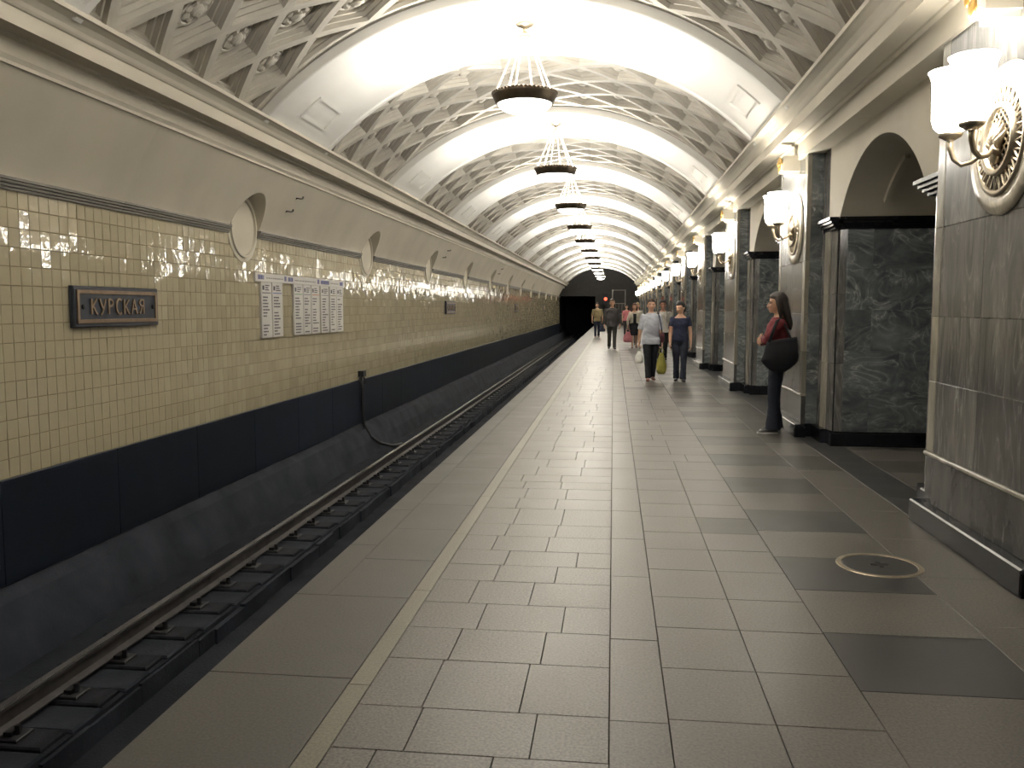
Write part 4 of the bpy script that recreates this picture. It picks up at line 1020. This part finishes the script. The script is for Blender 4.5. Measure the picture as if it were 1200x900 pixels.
# woman standing by the pylon, in profile, arms folded
r1, g1, mw1 = person((1.95, 10.5), R_(-94), 1.66, 'woman with long dark hair in a dark red sweater, arms folded, standing by a pylon', dict(
    fem=True, vox=0.007, legs=((1, -3), (6, -1)), spread=0.03, arms=(((-0.22, -0.50, -0.85), (0.96, -0.30, 0.10), (0.2, 0.9, 0.0)), ((0.22, -0.58, -0.8), (-0.97, -0.10, 0.16), (-0.2, 0.9, 0.0))),
    top=RED, top_name='sweater', sleeve=1.9, hem=0.90, neck=1.43, loose=0.02, btm_mat=NAVY, flare=0.098, shoe=SHOE, sole=SOLE, hair=BROWN, hair_style='long', head_pitch=4))
sb = tag(empty('shoulder_bag', (1.93, 10.225, 0.76)), 'large black slouchy shoulder bag hanging at the standing woman\'s hip', 'bag')
rg = []
for i in range(13):
    f = i / 12; wv = 0.215 * (0.25 + 0.75 * math.sin(math.pi * min(0.62, 0.04 + 1.1 * f))) * (1 - 0.35 * max(0, f - 0.5)); dv = 0.08 * (0.2 + 0.8 * math.sin(math.pi * min(0.85, 0.05 + 0.9 * f)))
    rg.append([(wv * math.cos(a) + 0.03 * (f - 0.4), dv * math.sin(a), 0.38 * f + 0.05 * math.cos(a) * (f > 0.4) * 0.6) for a in [2 * math.pi * q / 24 for q in range(24)]])
MB().rings(rg, True).build('bag_body', BLK, sb, True)
MB().tube([(-0.13, -0.02, 0.34), (-0.09, -0.01, 0.46), (-0.04, 0.045, 0.585), (0.02, 0.11, 0.61), (0.06, 0.09, 0.55), (0.10, 0.02, 0.44), (0.13, -0.02, 0.34)], [(0.007, 0.018)] * 7, 8).build('strap', BLK, sb, True)

# pair walking towards the camera
r2, g2, mw2 = person((0.77, 17.87), R_(4), 1.68, 'short haired woman in a pale blue shirt and black trousers carrying carrier bags', dict(
    fem=True, build=1.0, spread=-0.05, legs=((12, 9), (-6, -16)), arms=(((-0.22, 0.06, -1), (-0.10, -0.14, -1), (1, 0, 0)), ((0.16, 0.04, -1), (0.10, -0.12, -1), (-1, 0, 0))), curl=1.0,
    top=SHIRT, sleeve=0.95, hem=0.80, neck=1.43, loose=0.03, btm_mat=BLK, flare=0.058, shoe=SHOEB, hair=GREYH, hair_style='short'))
bag('carrier_bag', 'yellow green plastic carrier bag in the pale shirted woman\'s hand', g2[1], 0.18, 0.13, 0.44, cloth('yellow_green_plastic', (0.27, 0.25, 0.045), 0.4), 0.12, R_(12))
bag('carrier_bag', 'small white plastic carrier bag in the pale shirted woman\'s hand', g2[-1], 0.15, 0.11, 0.25, cloth('white_plastic', (0.75, 0.74, 0.70), 0.4), 0.09, R_(-8))
sp_ = tag(empty('handbag', (0, 0, 0)), 'dark handbag on a thin strap over the pale shirted woman\'s shoulder', 'bag')
pts = [mw2 @ Vector(p) for p in ((0.14, 0.02, 1.44), (0.155, -0.09, 1.36), (0.19, -0.12, 1.20), (0.225, -0.09, 1.0))]
pts2 = [mw2 @ Vector(p) for p in ((0.14, 0.02, 1.44), (0.16, 0.10, 1.36), (0.20, 0.13, 1.20), (0.225, 0.03, 1.0))]
MB().tube(pts, 0.011, 6).tube(pts2, 0.011, 6).build('strap', NAVY, sp_)
MB().rings([[mw2 @ Vector((0.235 + 0.04 * math.cos(a) * w_, -0.03 + 0.12 * math.sin(a) * w_, z)) for a in [2 * math.pi * q / 16 for q in range(16)]] for z, w_ in ((0.80, 0.7), (0.83, 1.0), (0.95, 1.0), (1.0, 0.8))], True).build('bag_body', cloth('maroon_leather', (0.09, 0.02, 0.03), 0.5), sp_, True)

r3, g3, mw3 = person((1.36, 17.75), R_(-2), 1.62, 'woman in a navy short sleeved top and dark jeans walking with head turned', dict(
    fem=True, spread=-0.04, legs=((-4, -14), (10, 8)), arms=(DOWN(-1, 0.0, 0.16), DOWN(1, 0.02, 0.18)), curl=0.5, top=NAVYT, sleeve=0.55, hem=0.86, neck=1.375, btm_mat=NAVY, flare=0.07, shoe=SHOE, hair=BLACKH, hair_style='tail', head_yaw=-38, head_pitch=12))
# others further along the platform
r4, g4, mw4 = person((-0.05, 31.6), R_(3), 1.82, 'man in a dark jacket and charcoal trousers walking past the tan shirted man', dict(
    fem=False, build=1.05, vox=0.010, legs=((-8, -18), (12, 10)), arms=(DOWN(-1, -0.05, 0.2), DOWN(1, 0.05, 0.22)), curl=0.5, top=cloth('mottled_dark_shirt', (0.055, 0.05, 0.052)), top_name='jacket', sleeve=1.85, hem=0.80, neck=1.43, loose=0.04, btm_mat=cloth('dark_olive_trousers', (0.045, 0.045, 0.038)), shoe=SHOE, hair=GREYH, hair_style='short'))
r5, g5, mw5 = person((0.78, 32.4), R_(5), 1.66, 'woman in a cream cardigan over a black dress carrying a pink bag', dict(
    fem=True, vox=0.010, legs=((10, 6), (-6, -16)), arms=(DOWN(-1, 0.04, 0.34), DOWN(1, 0, 0.2)), curl=0.9, top=CREAM, top_name='cardigan', sleeve=1.8, hem=0.90, neck=1.40, loose=0.02, bottom='dress', btm_mat=BLK, shoe=SHOEB, hair=plain('auburn_hair', (0.09, 0.03, 0.018), 0.5, var=0.3, scale=25), hair_style='shoulder'))
MB().rings([[(0.065 * math.cos(a) * w_, y_ - 0.142 - 0.012 * math.sin(a), z) for a in [2 * math.pi * q / 12 for q in range(12)] for y_ in (0,)] for z, w_ in ((0.9, 1.0), (1.1, 0.85), (1.32, 0.95))], True).build('dress_front', BLK, r5, True)
bag('tote_bag', 'pink tote bag carried by the woman in the cream cardigan', g5[-1], 0.34, 0.16, 0.40, cloth('pink_bag_cloth', (0.62, 0.22, 0.26), 0.6), 0.10, R_(25))
r6, g6, mw6 = person((-0.83, 44.3), R_(2), 1.76, 'man in an olive tan shirt and jeans walking near the platform edge', dict(
    fem=False, vox=0.011, legs=((9, 6), (-7, -15)), arms=(DOWN(-1, 0, 0.2), DOWN(1, 0.03, 0.22)), curl=0.8, top=TAN, sleeve=0.95, hem=0.82, neck=1.43, loose=0.03, btm_mat=NAVY, shoe=SHOEB, hair=BROWN, hair_style='short'))
bag('holdall', 'dark blue holdall in the hand of the tan shirted man', g6[1], 0.42, 0.2, 0.34, cloth('dark_blue_canvas', (0.012, 0.018, 0.04)), 0.12, R_(60))
r7, g7, mw7 = person((1.39, 24.6), R_(0), 1.70, 'man in a light tee with a dark backpack strap, walking behind the pair', dict(
    fem=False, vox=0.010, legs=((8, 4), (-8, -18)), arms=(DOWN(-1, 0, 0.2), DOWN(1, 0.0, 0.2)), curl=0.5, top=TEE, sleeve=0.6, hem=0.84, neck=1.42, btm_mat=BLK, shoe=SHOE, hair=BLACKH, hair_style='short', skin=plain('tanned_skin', (0.34, 0.17, 0.11), 0.5)))
bp = tag(empty('backpack', (0, 0, 0)), 'dark backpack on the man in the light tee', 'backpack')
MB().rings([[mw7 @ Vector((0.15 * math.cos(a) * w_, 0.20 + 0.07 * math.sin(a) * w_, z)) for a in [2 * math.pi * q / 16 for q in range(16)]] for z, w_ in ((0.98, 0.7), (1.02, 1), (1.3, 1), (1.38, 0.7))], True).build('pack', BLK, bp, True)
for s in (-1, 1): MB().tube([mw7 @ Vector((s * 0.11, *p)) for p in ((0.15, 1.36), (0.06, 1.435), (-0.07, 1.40), (-0.135, 1.28), (-0.12, 1.12), (0.04, 1.05), (0.16, 1.05))], [(0.006, 0.022)] * 7, 8).build('strap', BLK, bp, True)
r8, g8, mw8 = person((0.98, 35.6), R_(0), 1.70, 'fair haired person in a light top half hidden behind the cream cardigan woman', dict(
    fem=True, vox=0.012, legs=((8, 4), (-8, -18)), arms=(DOWN(-1, 0, 0.2), DOWN(1, 0.0, 0.2)), top=TEE, sleeve=1.7, hem=0.84, neck=1.42, btm_mat=DKBROWN, shoe=SHOE, hair=plain('fair_hair', (0.28, 0.19, 0.10), 0.5, var=0.3, scale=25), hair_style='short'))
r9, g9, mw9 = person((0.72, 48.0), R_(0), 1.66, 'distant person in a pink top beyond the man in the dark jacket', dict(
    fem=True, vox=0.012, legs=((8, 4), (-8, -18)), arms=(DOWN(-1, 0, 0.2), DOWN(1, 0.0, 0.2)), top=PINKT, sleeve=0.7, hem=0.84, neck=1.42, btm_mat=DKBROWN, shoe=SHOE, hair=BROWN, hair_style='shoulder'))
bpy.data.scenes.remove(TMP)
